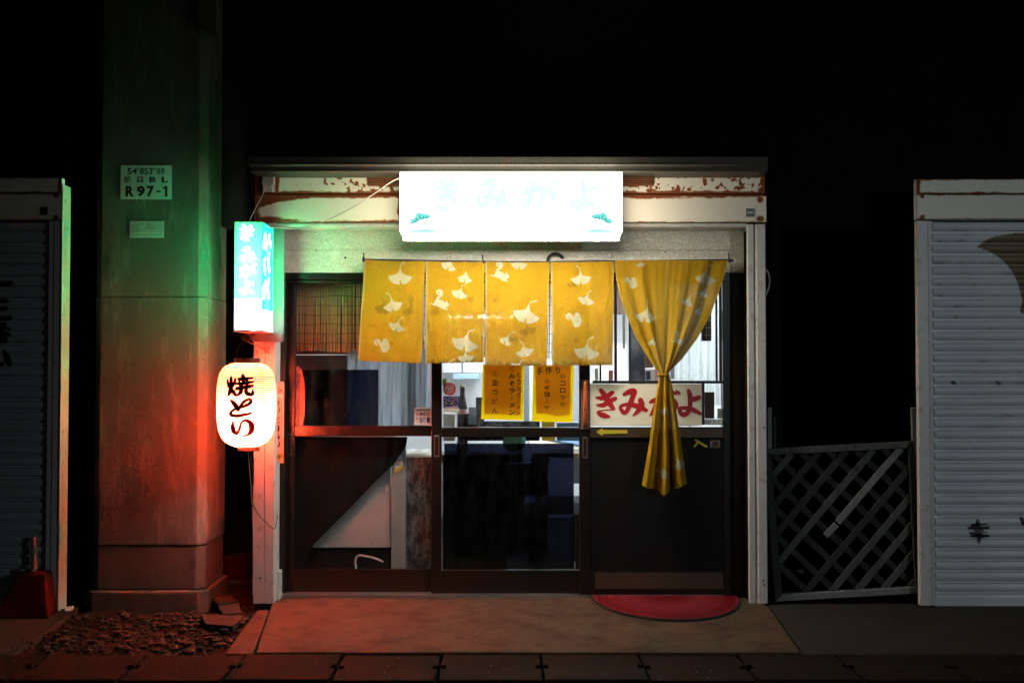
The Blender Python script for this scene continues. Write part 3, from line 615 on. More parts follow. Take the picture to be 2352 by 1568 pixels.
GA = [[(838, 470, 18), (872, 455, 34), (950, 430, 36), (1015, 430, 36), (1022, 480, 34), (1000, 560, 30), (960, 602, 18)], [(930, 370, 30), (910, 480, 34), (880, 560, 34), (842, 612, 14)], [(1072, 425, 28), (1108, 478, 40), (1122, 522, 34)], [(1085, 350, 12), (1115, 378, 22)], [(1120, 345, 12), (1154, 372, 22)]]
YO = [[(1256, 342, 24), (1270, 390, 36), (1273, 470, 34), (1265, 540, 32), (1235, 592, 34), (1190, 602, 34), (1160, 566, 28), (1170, 535, 26), (1230, 533, 28), (1300, 550, 34), (1386, 594, 24)], [(1278, 440, 30), (1320, 435, 36), (1368, 418, 34)]]
def place(ch, x0, y0, kx, ky, ox, oy, kw): return [[(ox+(p[0]-x0)*kx, oy+(p[1]-y0)*ky, p[2]*kw) for p in s] for s in ch]
st = []
for ch, x0, px in ((KI, 258, 1000), (MI, 510, 1096), (GA, 840, 1202), (YO, 1160, 1314)): st += place(ch, x0, 330, .245, .24, px, 412, .44)
MB().brush(st, flat(YB)).build('lettering', M['sign_cyan'], bw)
c6 = lambda pts: [(903.6+x*.226, 385.4+y*.226) for x, y in pts]
pine = [(168, 548), (180, 522), (215, 510), (222, 482), (245, 458), (270, 452), (300, 468), (340, 470), (375, 482), (381, 502), (350, 520), (310, 525), (270, 537), (230, 560), (195, 573), (172, 566)]
pine = [tuple(p) for p in smooth(pine+[pine[0]], 3)[:-1]]
ndl = [[(267, 488, 6), (273, 516, 9)], [(313, 492, 6), (298, 517, 9)], [(347, 502, 6), (325, 516, 9)], [(226, 516, 6), (251, 529, 9)], [(207, 545, 6), (239, 545, 9)]]
gold = [[(213, 608, 4), (250, 580, 8), (300, 562, 9), (362, 562, 5)]]
for mir in (0, 1):
    fx = (lambda x: 2348-x) if mir else (lambda x: x)
    o = MB().poly([(fx(x), y) for x, y in c6(pine)], YB-.0010, YB-.0003).build('pine_motif', M['sign_teal'], bw)
    f2 = lambda s: [[(fx(903.6+p[0]*.226), 385.4+p[1]*.226, p[2]*.226) for p in q] for q in s]
    MB().brush(f2(ndl), flat(YB, lift=.0014)).build('pine_needles', M['sign_green'], o)
    MB().brush(f2(gold), flat(YB, lift=.0014)).build('gold_line', M['sign_gold'], o)
    MB().poly([(fx(x), y) for x, y in c6([(118, 660), (170, 642), (300, 616), (380, 622), (420, 640), (420, 660)])], YB-.0010, YB-.0003).build('ground_line', M['sign_sky'], bw)

# green box sign on the left post
YG = -.52; w = W(538.5, 510, 601.5, 757, YG); gx0, gx1, gz0, gz1 = w; gy1 = -.235
gs = thing('green_box_sign', 'tall green and white lit box sign with white brush lettering on the left post', 'sign', ((gx0+gx1)/2, gy1, gz0))
gst = []
for ch, x0, xw, y0 in ((KI, 258, 205, 516), (MI, 510, 290, 568), (GA, 838, 320, 603), (YO, 1150, 240, 641)):
    kx = 37/xw if ch is GA or ch is MI else 30/xw
    gst += place(ch, x0, 330, kx, .118, 551.5, y0, .20)
sst = conv([[(640, 275, 12), (633, 350, 16), (628, 450, 22)], [(655, 310, 10), (652, 370, 16), (655, 470, 14)], [(628, 390, 10), (655, 380, 10)], [(692, 295, 16), (688, 345, 22)], [(676, 400, 14), (702, 375, 18), (704, 450, 10)],
            [(648, 560, 12), (628, 610, 20), (642, 740, 10)], [(690, 500, 10), (680, 610, 18), (692, 720, 10)], [(648, 820, 10), (628, 900, 22), (628, 1015, 22)], [(690, 790, 10), (672, 880, 16), (682, 1020, 14)]], 478.4, 478.4, .20339)
wst = conv([[(613, 1175, 9), (618, 1290, 11)], [(634, 1190, 8), (636, 1290, 8), (654, 1300, 8), (656, 1195, 8), (634, 1190, 8)], [(682, 1290, 7), (692, 1245, 8)], [(703, 1225, 9), (722, 1220, 9), (712, 1330, 9)]], 478.4, 478.4, .20339)
def sheet(name, corner, eu, ev, nu, nv, fn):
    u = np.linspace(0, 1, nu)[:, None, None]; v = np.linspace(0, 1, nv)[None, :, None]
    P = np.array(corner)[None, None]+u*np.array(eu)[None, None]+v*np.array(ev)[None, None]
    X, Y = proj(P); return grid_obj(name, P, {'paint': fn(X, Y, v[..., 0]+0*u[..., 0])}, M['green_acrylic' if name == 'front_face' else 'emerald_acrylic'], gs, smooth_=False)
H = gz1-gz0; D = gy1-YG
sheet('front_face', (gx0, YG, gz1), (gx1-gx0, 0, 0), (0, 0, -H), 110, 300, lambda X, Y, v: np.maximum(cap_mask(X, Y, gst), (Y > 686)*1.))
sheet('side_face', (gx1, YG, gz1), (0, D, 0), (0, 0, -H), 120, 300, lambda X, Y, v: np.where(v > .81, 1-cap_mask(X, Y, wst, .6), cap_mask(X, Y, sst, .6)))
sheet('side_face', (gx0, gy1, gz1), (0, -D, 0), (0, 0, -H), 6, 60, lambda X, Y, v: (v > .90)*1.)
MB().box(gx0+.001, gx1-.001, YG+.001, gy1-.001, gz1-.002, gz1+.003).build('top_cap', M['galv'], gs)
MB().box(gx0-.002, gx1+.01, YG-.004, gy1, gz0-.012, gz0-.004).build('base_tray', M['white_vinyl'], gs, bevel=.001)
MB().box(gx0+.012, gx1+.068, gy1+.0005, gy1+.012, gz0-.05, gz1+.004).build('back_plate', M['louver_dark'], gs, bevel=.001)
q = MB().box(gx0+.045, gx1+.068, gy1-.035, gy1-.001, gz0-.062, gz0-.014).build('bracket_plate', M['louver_dark'], gs, bevel=.002)
e = .0015
q = MB()
for x in (gx0, gx1): q.box(x-e, x+e, YG-e, YG+e, gz0, gz1)
q.build('edge_trim', M['white_vinyl'], gs)
def lamp(name, parent, loc, power, col, size, typ='POINT'):
    l = bpy.data.lights.new(name, typ); l.energy = power; l.color = col; l.shadow_soft_size = size
    o = bpy.data.objects.new(name, l); COL.objects.link(o); o.parent = parent; o.location = Vector(loc)-(WL[parent.name] if parent else Vector((0, 0, 0))); return o
for k, (fz, p) in enumerate(((.14, .55), (.34, .60), (.56, .50), (.78, .36))): lamp('sign_bulb', gs, ((gx0+gx1)/2, (YG+gy1)/2-.01, gz0+H*fz), 31.0*p, (1, .98, .92), .03)

# paper lantern
YL = -.40; ln = thing('paper_lantern', 'glowing red-white paper lantern with black yakitori lettering hanging by the left post', 'lantern', (at(566, 930, YL).x, YL, at(566, 1034, YL).z))
lx = WL[ln.name].x; s_ = (YL-CY)/F*1.0
prof = [(833.5, 29), (836, 40), (841, 49), (849, 56.5), (860, 61.5), (875, 64.5), (900, 66.5), (930, 67), (960, 66), (985, 62.5), (1000, 57.5), (1012, 49), (1020, 38), (1025.5, 22)]
pyv = np.array([p[0] for p in prof]); prr = np.array([p[1] for p in prof])
def zat(py): return at(566, py, YL).z
def lrad(py): return np.interp(py, pyv, prr)*s_
nr = 232; na = 160; py = np.linspace(833.5, 1025.5, nr); per = 4.15
ph = (py-833.5)/per; scal = np.abs(np.sin(np.pi*ph)); r = lrad(py)
rk = np.convolve(np.pad(r, 4, mode='edge'), np.ones(9)/9, 'valid'); r = np.minimum(rk+.0, r*1.02)-.0042*(1-scal)
th = np.linspace(0, 2*math.pi, na+1)
jit = 1+.006*fbm(np.cos(th)[None, :]*4+py[:, None]/9, np.sin(th)[None, :]*4+py[:, None]/15, 6)
RR = r[:, None]*jit
zz_ = np.array([zat(p) for p in py])
P = np.stack([lx+RR*np.sin(th)[None, :], YL-RR*np.cos(th)[None, :], zz_[:, None]+0*RR], -1)
seam = np.zeros((nr, na+1))
for a_ in np.radians([-47, 47, 133, -133]):
    d = np.abs((th-a_+math.pi) % (2*math.pi)-math.pi); seam = np.maximum(seam, np.clip(1.6-d/.035, 0, 1)[None, :]+0*seam)
grid_obj('paper_shade', P[:, ::-1], {'seam': seam[:, ::-1], 'rib': np.clip(1-scal*2.4, 0, 1)[:, None]+0*seam}, M['paper'], ln)
def onl(px, pyy, k):
    rr = float(lrad(pyy))*1.012+.0015+k*.0003; dx = (px-566)*s_; dx = max(-rr*.999, min(rr*.999, dx)); yy = math.sqrt(max(rr*rr-dx*dx, 0))
    return (lx+dx, YL-yy, zat(pyy))
YAKI = [[(343, 572, 16), (348, 605, 22), (356, 632, 28)], [(430, 560, 16), (424, 600, 24), (402, 640, 22)], [(382, 545, 22), (386, 600, 28), (385, 650, 30), (372, 705, 28), (350, 742, 10)], [(392, 668, 18), (418, 700, 30), (442, 735, 20)],
        [(468, 562, 20), (530, 560, 24), (606, 548, 16)], [(510, 528, 28), (520, 560, 28), (516, 605, 22)], [(448, 608, 18), (520, 606, 22), (612, 592, 18)], [(478, 590, 18), (484, 632, 18)], [(556, 572, 18), (558, 625, 20)], [(446, 662, 20), (510, 650, 26), (606, 634, 22)],
        [(506, 640, 24), (494, 700, 30), (452, 738, 10)], [(552, 640, 22), (552, 700, 28), (590, 726, 30), (614, 712, 24), (613, 672, 10)],
        [(385, 785, 14), (415, 808, 32), (448, 850, 38), (470, 884, 30)], [(478, 885, 14), (490, 850, 20), (530, 800, 24), (575, 776, 20), (600, 785, 20), (585, 818, 26), (530, 848, 24), (450, 872, 20), (395, 905, 22), (390, 935, 28), (450, 950, 26), (530, 938, 26), (602, 920, 16)],
        [(416, 1010, 14), (408, 1060, 34), (418, 1115, 40), (452, 1130, 30), (480, 1095, 22), (495, 1040, 20), (520, 1005, 18), (556, 1000, 24), (598, 1030, 38), (604, 1090, 40), (570, 1145, 26), (488, 1170, 6)]]
MB().brush(conv(YAKI, 465.1, 750.8, .21175, .32), onl).build('lettering', M['ink'], ln)
RED = [[(163, 540, 8), (182, 545, 10), (186, 580, 8)], [(160, 610, 7), (182, 612, 9), (182, 680, 9), (160, 680, 8)], [(164, 735, 9), (163, 775, 7)], [(178, 730, 8), (195, 810, 9)], [(190, 735, 7), (212, 780, 9)], [(172, 1075, 7), (186, 1115, 9), (208, 1105, 6)]]
MB().brush(conv(RED, 465.1, 750.8, .21175), onl).build('side_lettering', M['red_ink'], ln)
def ringz(x0, x1, y0, y1, nm, n=40):
    zt, zb = zat(y0), zat(y1); rr = (x1-x0)/2*s_; q = MB().lathe(lx+((x0+x1)/2-566)*s_, YL, [(rr*.97, zb), (rr, zb+.004), (rr, zt-.004), (rr*.97, zt)], n); return q.build(nm, M['lantern_ring'], ln, smooth_=False)
ringz(538, 597, 822, 836, 'top_ring'); ringz(547, 597, 1023.5, 1035, 'bottom_ring')
q = MB(); zt = zat(823)
q.tube([(lx-.062, YL, zt), (lx-.055, YL, zat(805)), (lx-.03, YL, zat(787)), (lx, YL, zat(782)), (lx+.035, YL, zat(788)), (lx+.058, YL, zat(806)), (lx+.063, YL, zt)], .0016, 6, 4).build('wire_bail', M['black_iron'], ln)
q = MB().lathe(lx, YL, [(.012, zat(1000)), (.026, zat(985)), (.030, zat(972)), (.022, zat(955)), (.014, zat(948))], 20).build('bulb', emit('lantern_bulb', (1, .8, .55), 6), ln, smooth_=True)
lamp('bulb_light', ln, (lx+.03, YL-.04, zat(983)), 260., (1, .90, .72), .045); lamp('bulb_light', ln, (lx, YL, zat(930)), 1.5, (1, .90, .72), .045)
# hook arm the lantern hangs from
hk = thing('lantern_hook', 'small black bracket with coiled wire holding the lantern under the green sign', 'bracket', (lx, YL, zat(782)))
hx = at(561, 770, YL)
MB().box(lx-.035, lx+.02, YL-.01, YL+.02, zat(779), zat(770)).box(lx-.012, lx+.004, YL-.004, -.225, zat(771), zat(767)).build('arm', M['black_iron'], hk, bevel=.001)
MB().tube([(lx-.02, YL-.004, zat(780)), (lx+.02, YL-.01, zat(787)), (lx+.075, -.32, zat(800)), (lx+.10, -.26, zat(812))], .003, 6, 4).build('brace_wire', M['copper'], hk)
q = MB()
for k in range(3): q.tube([(lx+.085+.016*math.cos(t)+.003*k, -.26-.004*k, zat(803)+.018*math.sin(t+k*.6)) for t in np.linspace(0, 6.28, 16)], .0012, 5)
q.build('wire_coil', M['copper'], hk)
# cords hanging below the lantern
p_ = lambda px, py, Y: tuple(at(px, py, Y))
q = MB(); q.tube([p_(576, 1034, -0.400), p_(577, 1060, -0.400), p_(583, 1100, -0.380), p_(576, 1140, -0.340), p_(590, 1175, -0.300), p_(610, 1198, -0.280), p_(629, 1214, -0.240), p_(634, 1204, -0.200), p_(637, 1180, -0.120), p_(632, 1152, -0.070)], .0024, 6, 6)
tag(q.build('lantern_cable', M['cable_dark'], base=p_(576, 1034, -0.400)), 'thin dark cable drooping from the lantern round the post to the wall plug', 'cable')
q = MB(); q.tube([p_(570, 1036, -0.420), p_(572, 1062, -0.420), p_(578, 1140, -0.360), p_(582, 1250, -0.300), p_(584, 1322, -0.220)], .0016, 6, 4); q.tube([p_(584, 1322, -0.220), p_(590, 1330, -0.230), p_(583, 1334, -0.230), p_(580, 1326, -0.215)], .002, 6)
tag(q.build('tether_string', M['cable'], base=p_(570, 1036, -0.420)), 'pale string tethering the lantern bottom to the foot of the post', 'string')
q = MB(); q.tube([p_(582, 1036, -0.360), p_(583, 1070, -0.350), p_(582, 1092, -0.340)], .0035, 6, 4); tag(q.build('loose_cord', M['cable_dark'], base=p_(582, 1036, -0.360)), 'short thick black cord end hanging beneath the lantern', 'cord')
so = thing('wall_plug', 'beige plug box on the narrow siding strip behind the left post', 'plug', p_(634, 1150, YS))
MB().pbox(630, 1118, 637.5, 1182, YS-.02, YS-.001).build('plug_box', M['plastic_grey'], so, bevel=.003); MB().pbox(630.5, 1155, 637, 1181, YS-.034, YS-.0205).build('plug', M['rubber'], so, bevel=.003)
# weatherproof outlet on the shutter box and the cables
ob = thing('outdoor_outlet', 'beige weatherproof outlet box on the rusty left end of the shutter box', 'outlet', p_(615, 420, YH))
MB().pbox(602, 398, 632, 442, YH-.010, YH-.0045).build('back_plate', M['plastic_grey'], ob, bevel=.002)
a = W(601, 399, 628, 424, YH-.05); MB().hexa([(a[0], YH-.055, a[2]), (a[1], YH-.055, a[2]), (a[1], YH-.0105, a[2]), (a[0], YH-.0105, a[2]), (a[0], YH-.03, a[3]), (a[1], YH-.03, a[3]), (a[1], YH-.0105, a[3]), (a[0], YH-.0105, a[3])]).build('hood', M['plastic_grey'], ob, bevel=.003)
MB().pbox(602, 425, 626, 441, YH-.035, YH-.0107).build('socket', M['plastic_grey'], ob, bevel=.005)
q = MB().tube([p_(610, 430, YH-.036), p_(600, 455, -.40), p_(586, 480, -.44), p_(572, 510, -.46)], .0024, 6, 5); tag(q.build('sign_cable', M['cable'], base=p_(610, 430, -.36)), 'thin cable from the outdoor outlet down to the green box sign', 'cable')
q = MB().tube([p_(586, 480, -.43), p_(590, 495, -.44), p_(594, 511, -.46)], .004, 6, 3); tag(q.build('cable_tie', M['cable_dark'], base=p_(586, 480, -.43)), 'short strap tied above the top of the green sign', 'strap')
q = MB().tube([p_(606, 520, -.46), p_(640, 523, -.42), p_(685, 524, -.42), p_(740, 510, -.42), p_(800, 482, -.42), p_(855, 448, -.42), p_(895, 420, -.43), p_(917, 409, -.45)], .0032, 8, 6)
tag(q.build('slack_cable', M['cable'], base=p_(606, 520, -.46)), 'slack cream cable swagging from the green sign across to the white light box', 'cable')
# beer plate by the door
bp = thing('tin_plate_sign', 'narrow vertical tan tin sign with black characters beside the left door', 'sign', p_(640, 1065, -.13))
Yk = -.135; w = W(630, 876, 652, 1063, Yk); x0, x1, z0, z1 = w; rr = .008
def rrect(x0, x1, z0, z1, r, n=5):
    o = []
    for cx, cz, a0 in ((x1-r, z1-r, 0), (x0+r, z1-r, 90), (x0+r, z0+r, 180), (x1-r, z0+r, 270)):
        o += [(cx+r*math.cos(math.radians(a0+90*i/n)), cz+r*math.sin(math.radians(a0+90*i/n))) for i in range(n+1)]
    return o
def rplate(x0, x1, z0, z1, r, Y, th):
    p = rrect(x0, x1, z0, z1, r); n = len(p)
    return MB().add([(a, Y, b) for a, b in reversed(p)]+[(a, Y+th, b) for a, b in reversed(p)], [tuple(range(n-1, -1, -1)), tuple(range(n, 2*n))]+[(i, (i+1) % n, (i+1) % n+n, i+n) for i in range(n)])
rplate(x0, x1, z0, z1, rr, Yk, .004).build('plate', M['tan_plate'], bp)
MB().pbox(633, 906, 649, 912, Yk-.0008, Yk-.0003).build('white_band', M['white_vinyl'], bp)
MB().pbox(630.6, 1040, 651.4, 1056, Yk-.0008, Yk-.0003).build('open_band', M['amber'], bp)
t = MB(); ys = 918
for c_, h in (('キ', 14), ('リ', 14), ('ン', 13), ('一', 3), ('番', 16), ('搾', 16), ('リ', 14)):
    t.text(c_, 633.5, ys, 643.8, ys+h, Yk-.0012, .045); ys += h+3.2
t.build('lettering', M['print'], bp); t = MB()
for k in range(26): t.text('のどごし爽やか最初の一滴だけの贅沢な味わいを心ゆくまで'[k], 645.5, 918+k*4.4, 648.6, 921.2+k*4.4, Yk-.0012)
t.build('small_print', M['print'], bp); t = MB()
t.text('営業中', 634, 1043, 648.5, 1053, Yk-.0014, .02); t.brush(conv([[(640, 893, 1.4), (645, 895, 2), (649, 901, 1)], [(639, 899, 1), (644, 898, 1.6), (648, 894, 1)]], 0, 0, 1), flat(Yk)); t.build('open_lettering', M['print'], bp)
o = thing('maker_label', 'small dark square maker label at the right end of the shutter box', 'label', p_(1723, 489, YH-.006))
w = W(1714, 479, 1732, 498, YH-.0045); MB().box(w[0], w[1], YH-.0075, YH-.0046, w[2], w[3]).build('sticker', plain('dark_teal_label', (.05, .085, .085), .4, .1, 5, 0), o)
MB().text('SNB', 1716.5, 486, 1729.5, 490.5, YH-.0085, .02).build('lettering', M['white_vinyl'], o)
# =================== noren ===================
YN = -.15
def ginkgo(ax, ay, L, rot=0, flip=1, stem=.55, bend=.25, half=59):
    """outline of a fan leaf; apex at (ax, ay), pointing down and turned by rot degrees"""
    def pt(a, d): return (d*math.sin(math.radians(a)), d*math.cos(math.radians(a)))
    q = [(.035, 0), pt(half*.50, .28), pt(half*.80, .58), pt(half*.93, .78), pt(half, .97), pt(half*.72, 1.0), pt(half*.38, 1.05), pt(9, 1.03), pt(5, .72), pt(1, .72), pt(-1, 1.02), pt(-half*.35, 1.05), pt(-half*.7, 1.01), pt(-half, .94), pt(-half*.93, .76), pt(-half*.8, .56), pt(-half*.48, .28), (-.035, 0)]
    c, s = math.cos(math.radians(rot)), math.sin(math.radians(rot))
    T = lambda p: (ax+L*(flip*p[0]*c-p[1]*s), ay+L*(flip*p[0]*s+p[1]*c))
    st = [(*T((0, .04)), .07*L), (*T((.03*bend, -stem*.35)), .06*L), (*T((bend*.35, -stem*.7)), .065*L), (*T((bend, -stem)), .09*L)]
    return [T(p) for p in q], st
def spiral(cx, cy, r0, turns, a0, w0, w1, d=1):
    return [(cx+r0*(1-.72*t)*math.cos(a0+d*t*turns*6.283), cy+r0*(1-.72*t)*math.sin(a0+d*t*turns*6.283), w0+(w1-w0)*t) for t in np.linspace(0, 1, 12)]
def squirrel_sit(x, y, s):
    S = lambda p: [(x+a*s, y+b*s, c*s) for a, b, c in p]
    return [S([(0, 0, .62), (.12, .28, .66), (.06, .42, .5)]), S([(.28, -.1, .36), (.38, .15, .34), (.3, .45, .26)]), S([(.08, -.42, .30), (.24, -.36, .26)]), S([(.24, -.5, .10), (.28, -.6, .03)]), S([(.34, -.28, .16), (.38, -.1, .2)]),
            S([(-.22, .05, .24), (-.28, -.18, .2), (-.36, -.36, .2), (-.52, -.46, .2)]), [(x+a*s, y+b*s, c*s) for a, b, c in spiral(-.56, -.22, .25, 1.1, -1.4, .2, .12, -1)]], [S([(-.05, .12, .04), (.12, .06, .04), (.26, .14, .03)]), S([(.14, -.26, .05), (.26, -.20, .05), (.32, -.1, .03)])]
def squirrel_run(x, y, s):
    S = lambda p: [(x+a*s, y+b*s, c*s) for a, b, c in p]
    return [S([(-.2, -.1, .36), (.02, .02, .5), (.25, .16, .36)]), S([(.3, .08, .2), (.42, .06, .32), (.52, .12, .14)]), S([(.42, -.1, .1), (.42, -.2, .03)]), S([(.2, .28, .2), (.4, .36, .1), (.5, .37, .05)]), S([(-.22, .0, .28), (-.42, .06, .12), (-.68, -.02, .03)]),
            S([(-.18, -.22, .2), (-.16, -.38, .16), (.02, -.5, .14), (.1, -.62, .14)])]+[[(x+a*s, y+b*s, c*s) for a, b, c in spiral(-.08, -.72, .2, 1.2, .3, .14, .09, -1)]], [S([(.0, .25, .03), (-.08, .16, .03)])]
zA = lambda x, y: (624.5+x*.17794, 584.7+y*.17794)      # two enlargements the leaves were measured in
zB = lambda x, y: (983.3+x*.18644, 571.4+y*.18644)
zC = lambda x, y: (1368.7+x*.19493, 571.4+y*.19493)
PAT = [[], [], [], [], []]
def leaf(i, z, x, y, x2, y2, flip=1, brown=0, stem=.55, bend=.25, half=59):   # apex -> middle of the lower rim, in enlargement units
    a = z(x, y); b = z(x2, y2); L = math.hypot(b[0]-a[0], b[1]-a[1]); rot = -math.degrees(math.atan2(b[0]-a[0], b[1]-a[1]))
    PAT[i].append(('b' if brown else 'l', ginkgo(a[0], a[1], L, rot, flip, stem, bend, half)))
def sq(i, z, x, y, s, run): PAT[i].append(('s', (squirrel_run if run else squirrel_sit)(*z(x, y), s)))
leaf(0, zA, 1655, 185, 1650, 378, 1, stem=.5); leaf(0, zA, 1540, 570, 1580, 722, -1, stem=.6); leaf(0, zA, 1450, 620, 1420, 758, 1, 1, stem=0); leaf(0, zA, 1640, 858, 1590, 982, 1, stem=.5); sq(0, zA, 1440, 1165, 26, 0)
leaf(1, zB, 285, 130, 230, 255, 1, stem=.1, half=48); leaf(1, zB, 470, 280, 440, 412, 1, stem=0, half=45); leaf(1, zB, 408, 485, 365, 602, 1, stem=.5); sq(1, zB, 150, 672, 35, 1); leaf(1, zB, 485, 1050, 425, 1252, 1, stem=.35, bend=.3); leaf(1, zB, 460, 1275, 470, 1395, 1, stem=.1, half=64)
PAT[1].append(('s', ([[(*zB(250, 1405), 2), (*zB(320, 1358), 2)]], [])))
sq(2, zB, 890, 322, 34, 1); leaf(2, zB, 1125, 120, 1115, 245, 1, stem=.1); leaf(2, zB, 1240, 700, 1180, 905, 1, stem=.4, bend=.35); leaf(2, zB, 1210, 930, 1240, 1058, 1, 1, stem=0); leaf(2, zB, 1000, 1060, 930, 1170, 1, stem=.55, bend=.35, half=38); leaf(2, zB, 1175, 1190, 1205, 1325, -1, stem=.5); leaf(2, zB, 1135, 1400, 1080, 1500, 1, stem=.45)
leaf(3, zB, 1875, 280, 1890, 435, -1, stem=.5); leaf(3, zB, 1775, 390, 1775, 470, 1, 1, stem=0, half=66); leaf(3, zB, 1965, 560, 1930, 682, 1, stem=.45); sq(3, zB, 1815, 868, 27, 0); leaf(3, zB, 1965, 1165, 1935, 1358, 1, stem=.45)
sq(4, zC, 425, 395, 21, 0); leaf(4, zC, 600, 690, 580, 860, -1, stem=.5, bend=.05, half=50); leaf(4, zC, 1310, 240, 1280, 418, 1, stem=.35, half=48); leaf(4, zC, 1115, 560, 1060, 665, 1, stem=.55, bend=.5, half=34); leaf(4, zC, 1300, 460, 1260, 560, 1, stem=0, half=32); leaf(4, zC, 670, 1040, 655, 1135, 1, stem=0, half=34); sq(4, zC, 960, 1085, 24, 1); leaf(4, zC, 520, 150, 530, 215, 1, stem=0, half=60); leaf(4, zC, 1245, 680, 1195, 765, 1, stem=0, half=30)
def pattern(i, X, Y):
    m = np.zeros(X.shape); b = np.zeros(X.shape)
    for k, d in PAT[i]:
        if k == 's': m = np.maximum(m, cap_mask(X, Y, d[0])); m = np.minimum(m, 1-cap_mask(X, Y, d[1], .6))
        elif k == 'l': m = np.maximum(m, np.maximum(in_poly(X, Y, d[0])*1., cap_mask(X, Y, [d[1]]) if abs(d[1][0][1]-d[1][-1][1]) > 2 else 0))
        else: b = np.maximum(b, in_poly(X, Y, d[0])*1.)
    return m, b*(1-m)
nr_ = thing('noren_curtain', 'mustard yellow noren of four loose panels printed with white ginkgo leaves and squirrels', 'noren', p_(1120, 840, YN))
def cloth(i, TL, TR, BL, BR, name, fold):
    nu, nv = 126, 206; u = np.linspace(0, 1, nu)[:, None]; v = np.linspace(0, 1, nv)[None, :]
    X = (1-v)*((1-u)*TL[0]+u*TR[0])+v*((1-u)*BL[0]+u*BR[0]); Yp = (1-v)*((1-u)*TL[1]+u*TR[1])+v*((1-u)*BL[1]+u*BR[1])
    m, b = pattern(i, X, Yp)
    sag = 1.2*np.sin(u*math.pi)*(1-v); rag = .8*(fbm(u*25, u*0+i, 3)-.5)*(v > .985)
    dep = YN-.010*np.sin(u*math.pi*1.0)*v-.006*np.sin(u*7+i*2+v*2)*v-.022*(fbm(u*3+i*7, v*4, 11)-.47)*np.minimum(1, v*6)-.009*(fbm(u*11+i, v*5+i, 12)-.47)
    for (uc, amp, wd) in fold: dep = dep-amp*np.exp(-((u-uc-.06*v)/wd)**2)*np.exp(-v*3.2)
    A = np.vectorize(lambda x, y, d: at(x, y, YN))(X, Yp, dep) if False else None
    vx = (X-1176)/F; vz = (784-(Yp+sag+rag))/F; t = (YN-CY)/(cp-sp*vz)
    P = np.stack([vx*t, dep, CZ+(sp+cp*vz)*t], -1)
    hem = np.clip((.030-u)/.012, 0, 1)*(i != 4)+np.clip((u-.985)/.01, 0, 1)*.6*(i in (0, 2, 3))
    drt = np.clip((v-.94+.09*fbm(u*16+i*5, v*20, 21)-.06)/.05, 0, 1)*(.35+.65*(i > 0))+.5*np.clip((fbm(u*5+i*3, v*8, 31)-.66)*8, 0, 1); grid_obj(name, P, {'pat': m, 'brown': b, 'hem': np.clip(hem, 0, 1)+0*v, 'dirt': np.clip(drt, 0, 1)}, M['noren'], nr_)
cloth(0, (837, 597), (976.5, 600), (822, 828), (968, 834), 'cloth_panel', [(.03, .012, .07), (.9, .008, .06)])
cloth(1, (978, 600), (1113, 601.5), (977, 835), (1111, 832), 'cloth_panel', [(.66, .020, .07), (.97, .012, .05)])
cloth(2, (1115, 601), (1262.5, 602), (1114, 838), (1255.5, 840), 'cloth_panel', [(.05, .008, .06), (.6, .006, .1)])
cloth(3, (1264.5, 602), (1410, 600), (1268, 839), (1407, 838.5), 'cloth_panel', [(.35, .012, .10), (.62, .014, .08), (.88, .012, .08)])
MB().tube([p_(832, 597, YN+.022), p_(1110, 602, YN+.022), p_(1340, 602, YN+.022), p_(1684, 598, YN+.022)], .0085, 10, 4).build('rod', M['timber_dark'], nr_)
for x, y in ((836, 590), (1109, 594), (1674, 590)):
    q = MB(); q.tube([p_(x-1, y-8, YS-.004), p_(x-.5, y-6, YN+.0), p_(x, y+2, YN-.012), p_(x+1, y+10, YN-.010), p_(x+.5, y+13, YN+.02)], .0042, 6, 4)
    if x < 1000: q.tube([p_(x-2, y, YN-.01), p_(x-3, y+6, YN-.014), p_(x, y+11, YN-.016), p_(x+2, y+5, YN-.012)], .004, 6, 3)
    q.build('hook', M['hook'], nr_)
# tied curtain
tc = thing('tied_curtain', 'mustard ginkgo curtain gathered into a knot and hanging in front of the right door', 'curtain', p_(1525, 1135, YN))
def interp(tab, y):
    a = np.array(tab, float); return np.interp(y, a[:, 0], a[:, 1])
LT = [(598, 1412), (640, 1415), (680, 1424), (720, 1437), (775, 1460), (825, 1490), (848, 1507), (857, 1513), (866, 1511)]
RT = [(598, 1672), (640, 1662), (680, 1648), (720, 1633), (775, 1603), (825, 1566), (848, 1543), (857, 1535), (866, 1538)]
nu, nv = 220, 215; u = np.linspace(0, 1, nu)[:, None]; v = np.linspace(0, 1, nv)[None, :]; Yp = 598+v*264+0*u
L_ = interp(LT, Yp); R_ = interp(RT, Yp); w_ = (R_-L_)/260
gath = np.clip(1-w_, 0, 1)
uu = u+gath*.018*np.sin(u*2*math.pi*4.0+.4)            # folds bunch the cloth
X = L_+(R_-L_)*uu
amp = .010+.060*np.clip(v*1.15, 0, 1)**1.2*(w_**.30)
fold = lambda c, w: np.exp(-((u-c)/w)**2)
fo = -1.5*fold(.13+.06*v, .045)-.8*fold(.30+.04*v, .03)-1.0*fold(.50, .03)*v-1.7*fold(.88-.08*v, .05)-.9*fold(.72-.06*v, .03)*v+.9*fold(.22+.05*v, .05)+.8*fold(.62, .06)+1.0*fold(.80-.06*v, .05)+.16*np.sin(u*2*math.pi*17+.3)*np.exp(-v*4)
dep = YN-amp*fo*.60-.045*v**3*np.sin(u*math.pi)-.004*(fbm(u*9, v*9, 4)-.5)
m, b = pattern(4, X+0*u, Yp); hem = np.clip(1-np.abs(u-.47)/.008, 0, 1)*.8+np.clip((.012-u)/.006, 0, 1)*.4+np.clip((u-.988)/.006, 0, 1)*.4+0*v
